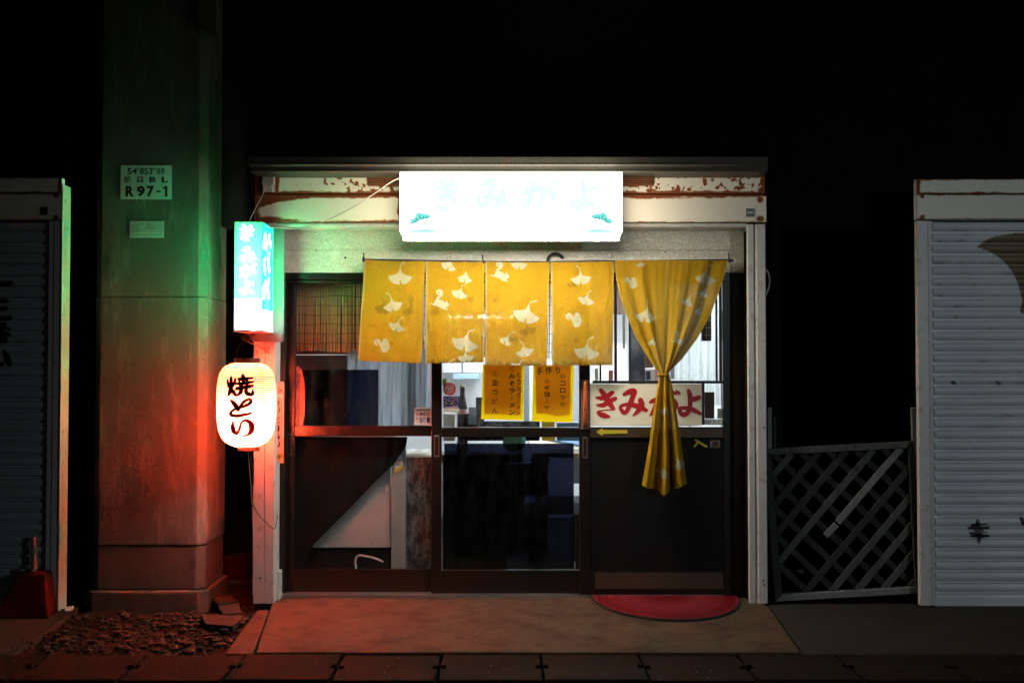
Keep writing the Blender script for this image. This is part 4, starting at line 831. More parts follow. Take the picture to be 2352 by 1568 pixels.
def wpts(X, Yp, dep):
    vx = (X-1176)/F; vz = (784-Yp)/F; t = (YN-CY)/(cp-sp*vz); return np.stack([vx*t, dep, CZ+(sp+cp*vz)*t], -1)
grid_obj('gathered_cloth', wpts(X, Yp, dep), {'pat': m, 'brown': b, 'hem': hem}, M['noren'], tc)
nu, nv = 200, 190; u = np.linspace(0, 1, nu)[:, None]; v = np.linspace(0, 1, nv)[None, :]
LT2 = [(0, 1513), (.03, 1511), (.15, 1505), (.35, 1497), (.65, 1486), (1, 1470)]; RT2 = [(0, 1535), (.03, 1538), (.15, 1544), (.35, 1551), (.65, 1562), (1, 1573)]
bot = np.interp(u, [0, .1, .25, .42, .5, .62, .8, 1.0], [1112, 1116, 1121, 1128, 1136, 1128, 1120, 1108]); Yp = 861+v*(bot-861)
X = interp(LT2, v+0*u)+(interp(RT2, v+0*u)-interp(LT2, v+0*u))*(u+.03*np.sin(u*2*math.pi*3+1)*(1-.3*v))
sh_ = lambda x: np.sign(np.sin(x))*np.abs(np.sin(x))**.6
dep = YN-.018-(.016+.045*np.clip(v*1.3, 0, 1))*(1.0*np.exp(-((u-.10)/.12)**2)-1.1*np.exp(-((u-.34)/.09)**2)+1.0*np.exp(-((u-.55)/.08)**2)-1.2*np.exp(-((u-.70)/.06)**2)+.9*np.exp(-((u-.90)/.11)**2))-.02*np.sin(u*math.pi)*(1-v)
m = np.maximum(in_poly(X, Yp, ginkgo(1550, 1050, 26, -30, 1, 0, 0, 42)[0])*1., cap_mask(X, Yp, squirrel_sit(1520, 1085, 18)[0])); m = np.maximum(m, in_poly(X, Yp, ginkgo(1533, 925, 28, 20, 1, 0, 0, 30)[0])*1.)
grid_obj('hanging_tail', wpts(X, Yp, dep), {'pat': m, 'brown': m*0, 'hem': np.clip((v-.992)/.004, 0, 1)*.3+0*u}, M['noren'], tc)
kc = at(1524, 861, YN-.03); T = np.linspace(0, 2*math.pi, 33)
MB().tube([(kc.x+.031*math.cos(t), kc.y+.004+.034*math.sin(t), kc.z+.003*math.sin(2*t)) for t in T], .0075, 10).build('tie_band', M['noren'], tc, smooth_=True)
# coil and wiring above the noren
q = MB(); c = at(1276, 600, -.08)
for k in range(9): q.tube([(c.x+(.056-.0022*k)*math.cos(t), -.075-.004*(k % 3)-.002*math.sin(3*t+k), c.z+(.054-.002*k)*math.sin(t)) for t in np.linspace(-.25, 3.4, 26)], .0019, 5)
tag(q.build('wire_coil', M['hook'], base=c), 'black coil of wire hung on the siding behind the noren top', 'wire coil')
q = MB().tube([p_(1276, 597, -.10), p_(1330, 596, -.10), p_(1375, 594, -.10), p_(1410, 599, -.10)], .006, 8, 5); tag(q.build('pipe', M['cable'], base=p_(1276, 597, -.1)), 'dirty cream pipe running along the siding right of the wire coil', 'pipe')
for x, y, r in ((793, 592, 2.6), (1528, 578, 1.6), (1316, 554, 1.0), (727, 575, 1.4)): tag(disc(x, y, r, YS, .004, 10).build('screw_head', M['hook'], base=at(x, y, YS)), {793: 'rusty screw head in the siding left of the noren', 1528: 'dark screw head in the siding above the tied curtain', 1316: 'tiny screw head in the siding just under the lit sign', 727: 'dark screw in the siding lap joint right of the green sign'}[x], 'screw')
for x, y in ((700, 548), (706, 552)): pass
# =================== things stuck to the doors ===================
def card(name, label, pts, Y, mat, cat, th=.0006):
    r = thing(name, label, cat, tuple(at(sum(p[0] for p in pts)/len(pts), max(p[1] for p in pts), Y))); MB().poly(pts, Y-th, Y).build('card', M[mat], r); return r
YC = -.0035
def kata(t, s, x, y, h, gap, w, Y, bold=0., dx=0):
    for i, c_ in enumerate(s):
        if c_ == '◎':
            T = np.linspace(0, 6.3, 14)
            for rr_ in (h*.46, h*.14): t.brush([[(x+w/2+rr_*math.cos(a), y+h/2+rr_*math.sin(a), .9) for a in T]], flat(Y), 2)
        elif c_ == 'ー': t.brush([[(x+w*.5, y+.5, 1.3), (x+w*.47, y+h-.5, 1.2)]], flat(Y))
        else: t.text(c_, x+dx*i+.4*math.sin(i*3), y, x+w+dx*i, y+h, Y, bold)
        y += h+gap
r = card('menu_paper', 'yellow framed orange menu paper with handwriting for noodles, left of the two on the glass', [(1109, 836), (1204.5, 838), (1201.5, 965), (1105, 962)], YC, 'paper_yellow', 'menu')
MB().poly([(1113, 836), (1198, 838), (1195, 953), (1113, 950)], YC-.0014, YC-.0008).build('orange_sheet', M['paper_orange'], r)
t = MB(); kata(t, '◎皿うどん', 1130, 852, 12, 9, 14, YC-.002, .022); kata(t, '◎みそラーメン', 1169, 841, 12.5, 4, 14, YC-.002, .03); kata(t, 'とんこつ', 1187, 855, 10.5, 2.2, 11, YC-.002, .022); t.build('lettering', M['print'], r)
t = MB(); kata(t, 'ラーメン', 1185, 905, 10.5, 2, 11, YC-.002, .015); t.build('red_lettering', M['red_print'], r)
r = card('menu_paper', 'stained yellow menu paper with handwriting for gyoza and croquettes, beside the copper door handle', [(1225, 838), (1318, 839), (1315, 970), (1222, 967)], YC, 'paper_yellow', 'menu')
MB().poly([(1229, 838), (1311, 839), (1309, 952), (1280, 956), (1256, 950), (1232, 949)], YC-.0014, YC-.0008).build('orange_sheet', M['paper_orange'], r)
t = MB(); t.text('手', 1233, 843, 1246, 860, YC-.002, .02).text('作', 1252, 842, 1267, 859, YC-.002, .02).text('り', 1277, 843, 1286, 858, YC-.002, .02)
kata(t, '◎ギョーザ', 1250, 870, 10.5, 4.6, 12.5, YC-.002, .022); kata(t, '◎コロッケ', 1286.5, 858, 11.5, 4.7, 12.5, YC-.002, .022); t.build('lettering', M['print'], r)
for x in (1250, 1305): disc(x, 918, 2.2, YC-.0016).build('pin', M['white_vinyl'], r)
circ = lambda cx, cy, rx, ry=None, n=28: [(cx+rx*math.cos(a), cy+(ry or rx)*math.sin(a)) for a in np.linspace(0, 2*math.pi, n+1)[:-1]]
r = card('round_sticker', 'round crimson-rimmed sticker with a pale centre on the middle door glass', circ(1032.5, 893, 14.6), YC, 'pink_vinyl', 'sticker')
MB().poly(circ(1032.5, 893, 10.8), YC-.0012, YC-.0007).build('pale_centre', M['pale_pink'], r)
t = MB(); 
for k, (hw, y) in enumerate(((1.2, 885.2), (2.4, 887.0), (3.3, 888.8))): t.poly([(1032.5-hw, y), (1032.5+hw, y), (1032.5+hw*.6, y-1.2), (1032.5-hw*.6, y-1.2)], YC-.0018, YC-.0014)
t.text('旅', 1024.5, 893, 1029, 899, YC-.0016, .02).text('KARATSU', 1029.5, 895.6, 1041, 898.4, YC-.0016, .0).text('旅館・飲食組合', 1031, 893, 1040, 894.6, YC-.0016); t.build('lettering', M['print'], r)
r = card('oyster_sticker', 'blue and white square sticker with big black characters for oyster below the round sticker', [(1018.5, 910), (1055.5, 909.5), (1055, 946), (1018.5, 946)], YC, 'blue_vinyl', 'sticker')
MB().poly([(1018.5, 937), (1055, 937), (1055, 946), (1018.5, 946)], YC-.0012, YC-.0007).build('white_foot', M['white_vinyl'], r)
t = MB(); t.text('広島・唐津', 1020, 912.5, 1035, 917, YC-.0016, .02).text('海鮮魚', 1036.5, 911.3, 1053.5, 917.5, YC-.0016, .03).text('か', 1021, 917.5, 1038.5, 933.5, YC-.0016, .13).text('き', 1038, 917.5, 1053.5, 933.5, YC-.0016, .13); t.pbox(1022, 934, 1052, 936.5, YC-.0014, YC-.0010); t.build('white_lettering', M['white_vinyl'], r)
t = MB(); t.text('か', 1022.8, 919, 1037, 932, YC-.0020, .045).text('き', 1039.5, 919, 1052, 932, YC-.0020, .045).text('国産真がき使用店', 1023, 934.3, 1051, 936.2, YC-.0019).text('唐津市漁業協同組合連合会', 1020, 942.5, 1053, 944, YC-.0017).text('お問い合わせは', 1020, 938.6, 1030, 939.6, YC-.0017); t.build('lettering', M['print'], r)
YD1 = .0415; w = W(952, 936, 990.5, 975.5, YD1)
r = thing('food_safety_sticker', 'rounded white sticker with blue food safety slogan at the corner of the left door glass', 'sticker', (w[0], YD1, w[2]))
rplate(w[0], w[1], w[2], w[3], .009, YD1-.0006, .0006).build('card', M['white_vinyl'], r)
MB().pbox(955, 938.5, 988, 944, YD1-.0012, YD1-.0008).build('teal_band', M['teal_vinyl'], r)
t = MB()
for x0 in (955, 979.5):
    for i in range(3):
        for j in range(3): t.pbox(x0+i*2.9, 946.5+j*2.9, x0+i*2.9+2.4, 946.5+j*2.9+2.4, YD1-.0012, YD1-.0008)
t.build('coral_dots', M['coral'], r)
t = MB(); t.text('食の', 963.5, 946, 978.5, 954.5, YD1-.0014, .045)
for k, c_ in enumerate('安心宣言'): t.text(c_, 955+k*8.4, 956.5, 962.8+k*8.4, 970.5, YD1-.0014, .05)
t.build('blue_lettering', M['blue_print'], r)
t = MB(); t.text('食品営業賠償共済加入の店', 954.5, 939.6, 987.5, 942.8, YD1-.0016, .02).text('日本食品衛生協会', 962, 972, 982, 973.4, YD1-.0014); t.build('lettering', M['print'], r)
# red-lettered board on the right door
YBo = -.066; r = thing('name_board', 'cream board with big red brush lettering fixed across the right door', 'sign', p_(1484, 978, YBo)); w = W(1355.5, 881.5, 1612, 977.5, YBo)
MB().box(w[0], w[1], YBo, YBo+.007, w[2], w[3]).build('board', M['board'], r, bevel=.001)
MB().box(w[0], w[1], YBo-.004, YBo-.0006, w[2], w[2]+.007).box(w[1]-.006, w[1], YBo-.004, YBo-.0006, w[2]+.0075, w[3]).build('edge_rail', M['white_plastic'], r)
MB().brush(conv(KI+MI+GA+YO, 1315.5, 823.9, .2119, .33), flat(YBo)).build('lettering', M['red_print'], r)
r = thing('exit_label', 'white label reading exit and entrance at the bottom right corner of the right door glass', 'label', p_(1640, 976, -.05)); Ye = -.0495
MB().pbox(1618, 962, 1668, 975.5, Ye, Ye+.002).build('card', M['white_vinyl'], r); t = MB()
for k, c_ in enumerate('出入口'): t.text(c_, 1622.5+k*13.8, 964.8, 1632.5+k*13.8, 974.5, Ye-.0008, .0)
t.build('lettering', M['print'], r)
r = thing('entrance_label', 'grey label with small characters for entrance above the white exit label', 'label', p_(1657, 962, -.05)); MB().pbox(1647.5, 938, 1667.5, 961, Ye, Ye+.002).build('card', M['grey_panel'], r)
t = MB(); t.text('入口', 1651, 942.5, 1664.5, 948, Ye-.0008, .02).text('IN', 1655, 951.5, 1659, 954.5, Ye-.0008); t.pbox(1648.5, 949.4, 1666, 949.9, Ye-.0008, Ye-.0003); t.build('lettering', M['print'], r)
tag(MB().poly([(1369, 991.5), (1385, 982.5), (1384.5, 987), (1441, 987.2), (1441, 995), (1385, 996), (1385, 1001.5)], -.0680, -.0665).build('tape_arrow', M['tape'], base=at(1405, 992, -.068)), 'yellow tape arrow pointing left on the rail of the right door', 'arrow')
tag(MB().poly([(1595, 1008), (1599, 1008), (1625, 1024), (1624.5, 1027), (1620, 1026.5), (1604, 1016.5), (1597, 1026), (1593, 1025.5), (1601, 1014.5), (1594.5, 1010)], -.0570, -.0555).build('tape_mark', M['tape'], base=at(1608, 1017, -.057)), 'yellow bent tape mark on the black panel of the right door', 'tape mark')
r = thing('lock_plate', 'small square grey lock plate beside the yellow tape mark', 'lock', p_(1643, 1028, -.056)); MB().pbox(1631, 1010.5, 1654, 1028, -.0575, -.0545).build('plate', M['pull'], r, bevel=.001); MB().pbox(1637, 1014, 1649, 1024, -.0585, -.0577).build('keyhole_plate', M['black_iron'], r)
# =================== behind the glass ===================
def blind(x0, x1, y0, y1, Y, label, grp='reed blinds'):
    r = thing('reed_blind', label, 'blind', p_((x0+x1)/2, y1, Y), grp); q = MB(); x = x0
    while x < x1:
        wd = 1.5+1.3*rng.random(); yb = y1+2.2*math.sin(x*.05)+2*rng.random(); yt = y0+1.5*rng.random()
        a = at(x, yt, Y); b = at(x+rng.normal()*1.2, yb, Y); dy = .004*math.sin(x*.21)+.003*rng.random(); rad = wd*.5*(Y-CY)/F
        q.tube([(a.x, Y+dy, a.z), ((a.x+b.x)/2+rng.normal()*.002, Y+dy, (a.z+b.z)/2), (b.x, Y+dy, b.z)], rad, 5)
        x += wd*(1.18 if rng.random() > .12 else 1.9)
    q.build('reeds', M['bamboo'], r, smooth_=True); q = MB(); y = y0+7
    while y < y1: q.tube([p_(x, y+1.3*math.sin(x*.06+y), Y-.008) for x in np.linspace(x0, x1, 24)], .0016, 5); y += 21.5
    q.build('strings', M['string'], r)
blind(680, 990, 652, 806, .095, 'brown reed blind with dark strings hung behind the left door glass')
blind(1017, 1331, 652, 822, .075, 'reed blind behind the middle door, glimpsed through the slits of the noren')
tag(MB().pbox(688, 848.5, 869, 979, .0495, .0508).build('window_film', M['film'], base=at(778, 979, .05)), 'dark tinted film sheet stuck inside the left door glass below the reed blind', 'window film')
tag(MB().pbox(1020, 1018, 1318, 1306, .0045, .0058).build('window_film', M['film2'], base=at(1168, 1306, .005)), 'navy tinted film covering the lower glass of the middle door', 'window film')
# room shell, part of the building
XI0, XI1, YI = -1.52, 1.50, 3.6
MB().box(XI0-.1, XI1+.1, YI, YI+.1, -.01, 2.5).build('interior_wall', M['wall_in'], sh); MB().box(XI0-.1, XI0, .08, YI-.003, -.01, 2.4).build('interior_wall', M['wall_in'], sh); MB().box(XI1, XI1+.1, .08, YI-.003, -.01, 2.4).build('interior_wall', M['wall_in'], sh)
MB().box(XI0, XI1, .085, YI-.003, 2.305, 2.40).build('interior_ceiling', M['wall_in'], sh); MB().box(XI0, XI1, .08, YI-.003, -.06, -.004).build('interior_floor', M['floor_in'], sh)
MB().box(XI0+.001, XI1-.001, .02, .12, 2.0, 2.30).build('lintel', M['black_concrete'], sh)
for x, y, z, lb in ((.1, 2.2, 2.30, 'long ceiling fluorescent lamp over the middle of the room'), (.9, .9, 2.30, 'ceiling fluorescent lamp just inside the right door'), (-.55, 3.25, at(1105, 717, 3.25).z+.012, 'low fluorescent lamp glowing through the noren weave')):
    r = thing('fluorescent_lamp', lb, 'lamp', (x, y, z)); L = .55 if z > 2.2 else .30
    if z < 2.2: x = at(1106, 717, y).x
    MB().box(x-L-.03, x+L+.03, y-.06, y+.06, z-.03, z).build('housing', M['white_plastic'], r, bevel=.004)
    MB().tube([(x-L, y, z-.052), (x+L, y, z-.052)], .016, 12).build('tube', M['tube'] if z > 2.2 else emit('bare_tube', (.95, .98, 1), 40), r, smooth_=True)
    if z > 2.2:
        l = bpy.data.lights.new('tube_light', 'AREA'); l.shape = 'RECTANGLE'; l.size = 1.1; l.size_y = .12; l.energy = 60 if y > 2 else 32; l.color = (.90, .96, 1)
        o = bpy.data.objects.new('tube_light', l); COL.objects.link(o); o.parent = r; o.location = (0, 0, -.075)
def top(name, label, cat, xa, xb, ya, yb, z, mat, legs=True, h=.03, bev=.004):
    r = thing(name, label, cat, ((xa+xb)/2, (ya+yb)/2, 0)); MB().box(xa, xb, ya, yb, z-h, z).build('table_top', M[mat], r, bevel=bev)
    if legs:
        for x in (xa+.04, xb-.04):
            for y in (ya+.04, yb-.04): MB().box(x-.02, x+.02, y-.02, y+.02, -.004, z-h-.002).build('leg', M['dark_wood'], r)
    return r
a = at(1222, 1040, .42); top('dining_table', 'pale wooden table behind the middle door, at the right', 'table', a.x, 1.0, .42, 1.9, a.z, 'table')
tag(MB().hexa([(a.x+.36, .9, a.z+.003), (.9, .62, a.z+.003), (.9, 1.6, a.z+.003), (a.x+.12, 1.7, a.z+.003), (a.x+.36, .9, a.z+.02), (.9, .62, a.z+.02), (.9, 1.6, a.z+.02), (a.x+.12, 1.7, a.z+.02)]).build('folded_cloth', M['blue_thing'], base=(a.x+.4, 1.2, a.z)), 'dark blue folded cloth lying on the pale dining table', 'cloth')
b = at(925, 1046, .42); r = top('side_counter', 'wood-edged counter with dark front behind the left door', 'counter', b.x, at(990, 1046, .42).x, .42, .95, b.z, 'table', False)
MB().box(b.x+.01, at(988, 1046, .42).x, .45, .93, -.004, b.z-.032).build('cabinet', M['dark_wood'], r)
q = MB(); c = at(960, 1036, .5); X, Y = np.meshgrid(np.linspace(-.095, .075, 24), np.linspace(-.07, .10, 16), indexing='ij'); Z = b.z+.012+.028*fbm(X*18+3, Y*18, 2)
tag(grid_obj('crumpled_cloth', np.stack([c.x+X, .53+Y, Z], -1), {}, M['white_cloth'], base=(c.x, .53, b.z)), 'crumpled white cloth lying on the side counter', 'cloth')
r = thing('bottle', 'dark tall bottle with a pink-white label behind the oyster sticker', 'bottle', (at(1062, 950, .42).x, .42, a.z)); bx = WL[r.name].x; kz = lambda y: at(1062, y, .42).z
MB().lathe(bx, .42, [(.034, a.z), (.036, a.z+.004), (.036, kz(952)), (.034, kz(940)), (.026, kz(925)), (.018, kz(910)), (.0165, kz(890)), (.018, kz(889)), (.018, kz(886))], 24).build('glass_body', M['bottle'], r, smooth_=True)
MB().lathe(bx, .42, [(.0185, kz(889)), (.0185, kz(884)), (.012, kz(883))], 20).build('cap', M['white_vinyl'], r); MB().lathe(bx, .42, [(.0365, kz(950)), (.0365, kz(939))], 24, False).build('label', M['pale_pink'], r, smooth_=True)
def shelf_box(name, label, cat, x0, y0, x1, y1, Y, d, mat, bev=.004):
    w = W(x0, y0, x1, y1, Y); o = MB().box(w[0], w[1], Y, Y+d, w[2], w[3]).build(name, M[mat], base=((w[0]+w[1])/2, Y, w[2]), bevel=bev); return tag(o, label, cat)
w = W(1016, 1005, 1345, 1010, .30); r = thing('serving_counter', 'dark shelf counter just inside the middle door carrying bottle and boxes', 'counter', (w[0], .3, 0)); MB().box(w[0]-.02, at(1200, 1000, .3).x, .26, .60, a.z-.05, a.z-.001).build('shelf_top', M['dark_wood'], r, bevel=.003); MB().box(w[0], at(1165, 1000, .3).x, .30, .58, -.004, a.z-.052).build('shelf_front', M['navy'], r)
shelf_box('carton', 'white carton with pink base on the counter below the oyster sticker', 'carton', 1018, 950, 1044, 1012, .34, .06, 'white_plastic')
shelf_box('black_case', 'black case standing behind the left menu paper', 'case', 1072, 950, 1100, 1012, .36, .08, 'black_cloth')
shelf_box('document_folder', 'navy folder standing upright beside the black case', 'folder', 1093, 912, 1112, 1012, .46, .05, 'navy')
shelf_box('black_tray', 'long low black tray behind the two menu papers', 'tray', 1112, 968, 1240, 1012, .40, .10, 'black_cloth')
shelf_box('yellow_box', 'yellow box on the dining table beneath the right menu paper', 'box', 1245, 962, 1275, 1012, .60, .1, 'yellow_box')
shelf_box('blue_tray', 'blue plastic tray on the dining table beside the yellow box', 'tray', 1280, 970, 1340, 1012, .62, .2, 'blue_thing')
c = at(1180, 1018, .33); q = MB()
nu, nv = 40, 30; uu = np.linspace(0, 2*math.pi, nu)[:, None]; vv = np.linspace(0, math.pi, nv)[None, :]; rr_ = 1+.25*(fbm(uu*2, vv*3, 8)-.45)
P = np.stack([c.x+.075*rr_*np.sin(vv)*np.cos(uu), .34+.05*rr_*np.sin(vv)*np.sin(uu), c.z+.02+.07*rr_*np.cos(vv)], -1)
tag(grid_obj('plastic_bag', P, {}, M['teal'], base=(c.x, .34, c.z)), 'bulging sea-green plastic bag on the counter inside the middle door', 'bag')
c = at(1270, 1162, .9); r = thing('cushioned_stool', 'stool with a grey-blue cushion below the pale dining table', 'stool', (c.x, 1.1, 0)); MB().box(c.x-.20, c.x+.24, .9, 1.3, c.z-.06, c.z+.03).build('cushion', M['cushion'], r, bevel=.03)
for x in (c.x-.14, c.x+.18):
    for y in (.95, 1.25): MB().box(x-.018, x+.018, y-.018, y+.018, -.004, c.z-.062).build('leg', M['dark_wood'], r)
for nm, lb, x0, y0, x1, y1, Y, mt in (('yellow_crate', 'small yellow crate under the dining table', 1232, 1046, 1262, 1064, 1.9, 'yellow_box'), ('leaning_board', 'pale leaning board under the dining table edge', 1318, 1030, 1345, 1110, 1.6, 'grey_panel')): shelf_box(nm, lb, 'crate' if 'crate' in nm else 'board', x0, y0, x1, y1, Y, .05, mt)
shelf_box('added_shade_panel', 'added dark panel standing for the shade beneath the pale dining table', 'shade panel', 1160, 1064, 1258, 1310, 1.75, .04, 'dark_wood')  # added dark panel, stands for the shade under the table
# upper left pane: sheets of cloudy plastic, dark partition
def drape(name, label, cat, x0, x1, y0, y1, Y, mat, folds, amp=.012, n=120):
    u = np.linspace(0, 1, n)[:, None]; v = np.linspace(0, 1, 60)[None, :]; X = x0+(x1-x0)*u+1.5*np.sin(v*5+u*9); Yp = y0+(y1-y0)*v+0*u
    d = Y+amp*np.sin(u*folds*6.283+.8*np.sin(v*4))+.4*amp*np.sin(u*folds*15+v*3)
    vx = (X-1176)/F; vz = (784-Yp)/F; t = (Y-CY)/(cp-sp*vz); P = np.stack([vx*t, d, CZ+(sp+cp*vz)*t], -1)
    return tag(grid_obj(name, P, {}, M[mat], base=at((x0+x1)/2, y1, Y)), label, cat)
drape('plastic_curtain', 'cloudy plastic strip curtain behind the left door glass', 'curtain', 796, 925, 800, 1000, .34, 'plastic', 5, .010)
drape('plastic_curtain', 'scratched bluish plastic sheet hanging beside the left door stile', 'curtain', 922, 1002, 800, 1000, .26, 'plastic', 3, .008)
shelf_box('partition_board', 'dark brown partition board inside the left door', 'board', 655, 815, 797, 1010, .40, .03, 'brown_panel')
shelf_box('added_light_block', 'added dark board blocking room light behind the reed blind of the left door', 'board', 655, 640, 935, 814, .41, .03, 'brown_panel')  # added to block room light, so the blind is lit only from the front
shelf_box('blue_grey_board', 'blue-grey board standing behind the scratched plastic sheet', 'board', 935, 780, 975, 1000, .36, .02, 'navy')
# lower left pane
tag(MB().poly([(675, 1003), (936, 1003), (933, 1022), (905, 1066), (862, 1105), (800, 1170), (720, 1250), (690, 1304), (675, 1304)], .098, .104).build('draped_black_cloth', M['black_cloth'], base=at(760, 1304, .1)), 'black cloth pulled diagonally across behind the lower left glass', 'cloth')
shelf_box('pale_cabinet', 'pale cabinet side seen below the diagonal black cloth, pink in the lantern light', 'cabinet', 712, 1003, 897, 1257, .150, .2, 'pale_panel', .003)
disc(889, 1123, 4.2, .150, .004).build('round_knob', M['pale_pink'], bpy.data.objects['pale_cabinet'])
shelf_box('dark_plinth', 'dark plinth under the pale cabinet', 'plinth', 655, 1259, 897, 1310, .16, .15, 'black_cloth')
q = MB().tube([p_(818, 1306, .125), p_(816, 1288, .125), p_(822, 1276, .125), p_(836, 1276, .125), p_(862, 1282, .125), p_(880, 1290, .125)], .007, 8, 5); tag(q.build('hose', M['pale_pink'], base=p_(818, 1306, .125)), 'pale curved hose in front of the dark plinth', 'hose', None)
shelf_box('white_strip', 'grey-white upright strip between the pale cabinet and the flaking glass', 'strip', 899, 1003, 932, 1309, .12, .02, 'grey_panel', .002)
shelf_box('flaking_board', 'black board with flaking white paint behind the right edge of the left door', 'board', 933, 1050, 1000, 1309, .13, .015, 'flaky', .002)
r = thing('price_tag', 'hanging printed tag with a yellow stripe before the white strip', 'tag', p_(918, 1080, .115)); MB().poly([(905, 1052), (922, 1044), (926, 1072), (908, 1086)], .1125, .1145).build('card', M['white_vinyl'], r); MB().poly([(906, 1078), (925, 1068), (926, 1075), (907, 1087)], .1110, .1120).build('yellow_stripe', M['tape'], r)
t = MB(); t.text('営業許可証', 908, 1054, 921, 1060, .1118).text('食品衛生', 908, 1063, 922, 1069, .1118); t.build('lettering', M['print'], r)
# more of the room
shelf_box('wall_cabinet', 'white wall cabinet high at the back of the room', 'cabinet', 1016, 780, 1110, 856, 3.2, .3, 'white_plastic'); w = W(1062, 780, 1063, 856, 3.19); MB().box(w[0]-.004, w[0]+.004, 3.19, 3.198, w[2], w[3]).build('door_gap', M['navy'], bpy.data.objects['wall_cabinet'])
shelf_box('blue_shelf', 'pale blue strip shelf under the white wall cabinet', 'shelf', 1040, 858, 1100, 870, 3.0, .2, 'blue_pale'); shelf_box('wall_pillar', 'grey interior post standing behind the menu papers', 'post', 1203, 820, 1216, 1000, 2.2, .1, 'grey_panel')
shelf_box('tall_fridge', 'grey-white refrigerator behind the right menu paper', 'refrigerator', 1310, 770, 1338, 1010, 2.1, .5, 'fridge'); shelf_box('hanging_fruit', 'green round fruit hanging beside the door stile', 'fruit', 1016, 868, 1027, 888, .5, .04, 'green_dull', .02)
for k, (x0, x1, y0, y1, mt, lb) in enumerate(((1366, 1374, 846, 874, 'white_vinyl', 'white'), (1398, 1408, 850, 875, 'coral', 'pink-red'), (1430, 1436, 690, 800, 'white_vinyl', 'long white'), (1504, 1511, 830, 876, 'coral', 'red'), (1540, 1549, 780, 870, 'grey_panel', 'grey'))): shelf_box('menu_strip', f'{lb} paper strip hanging inside, seen between the bars of the grille', 'paper strip', x0, y0, x1, y1, .5+.05*k, .002, mt, 0)
shelf_box('plate_stack', 'stack of white plates on the counter at the left menu paper', 'plates', 1048, 968, 1072, 982, .42, .08, 'white_plastic', .006); shelf_box('glass_case', 'cloudy glass box on the counter below the left menu paper', 'case', 1076, 935, 1094, 975, .30, .03, 'plastic')
# behind the right door's grille
shelf_box('blue_grey_plank', 'blue-grey plank standing inside behind the left bars of the grille', 'plank', 1446, 735, 1482, 900, .7, .03, 'navy'); shelf_box('brown_shelf_side', 'brown shelf side standing inside near the tied knot', 'shelf', 1478, 640, 1500, 900, .8, .1, 'brown_panel')
shelf_box('white_appliance', 'white appliance with a dark panel behind the knot of the tied curtain', 'appliance', 1478, 845, 1536, 905, .75, .2, 'white_plastic', .012); w = W(1484, 852, 1494, 872, .745); MB().box(w[0], w[1], .742, .7495, w[2], w[3]).build('dark_display', M['navy'], bpy.data.objects['white_appliance'])
drape('lace_curtain', 'white lace curtain inside the right door glass', 'curtain', 1556, 1676, 640, 930, .22, 'lace', 6, .012)
shelf_box('hanging_abacus', 'dark patterned panel hanging before the lace curtain', 'panel', 1611, 712, 1634, 783, .16, .012, 'navy')
q = MB(); Yk2 = .158
for k in range(4): q.pbox(1619, 718+k*17, 1633, 719.4+k*17, Yk2-.002, Yk2)
for x in (1622, 1628, 1633): q.pbox(x, 716, x+1, 780, Yk2-.0045, Yk2-.0025)
q.build('white_lines', M['white_vinyl'], bpy.data.objects['hanging_abacus'])
shelf_box('wall_poster', 'white notice sheet with dark marks on the far wall behind the grille', 'poster', 1362, 790, 1440, 905, 2.6, .004, 'white_vinyl', 0)
shelf_box('wall_shelf', 'dark shelf unit against the far wall behind the grille', 'shelf', 1395, 640, 1432, 720, 2.7, .2, 'brown_panel')
# =================== neighbours ===================
def shutter(name, parent, x0, x1, y0, y1, Y, pitch, mat, pf, bf=None, nx=300):
    ys = []; dp = []
    y = y0
    while y < y1-1:
        for f_, d in ((0, .022), (.09, .022), (.14, .001), (.22, -.001), (.30, -.003), (.42, -.0045), (.55, -.005), (.70, -.002), (.84, .002), (.89, .022)):
            if y+f_*pitch < y1: ys.append(y+f_*pitch); dp.append(d)
        y += pitch
    px = np.linspace(x0, x1, nx); PX, PY = np.meshgrid(px, ys, indexing='ij')
    zz = np.array([at(1176, q, Y).z for q in ys]); xx = np.linspace(at(x0, 950, Y).x, at(x1, 950, Y).x, nx)
    P = np.zeros(PX.shape+(3,)); P[..., 0] = xx[:, None]; P[..., 1] = Y+np.array(dp)[None, :]; P[..., 2] = zz[None, :]
    X, Yp = proj(P); gr = np.clip((fbm(X/26, np.floor((Yp-y0)/pitch)*3.7, 5)-.55)*4, 0, 1)*np.exp(-(((Yp-y0)/pitch % 1-.80)/.10)**2)*np.clip((1150-Yp)/300, 0, .8)
    return grid_obj(name, P, {'paint': pf(X, Yp), 'brown': bf(X, Yp) if bf else 0*X, 'grime': gr}, mat, parent, smooth_=False)
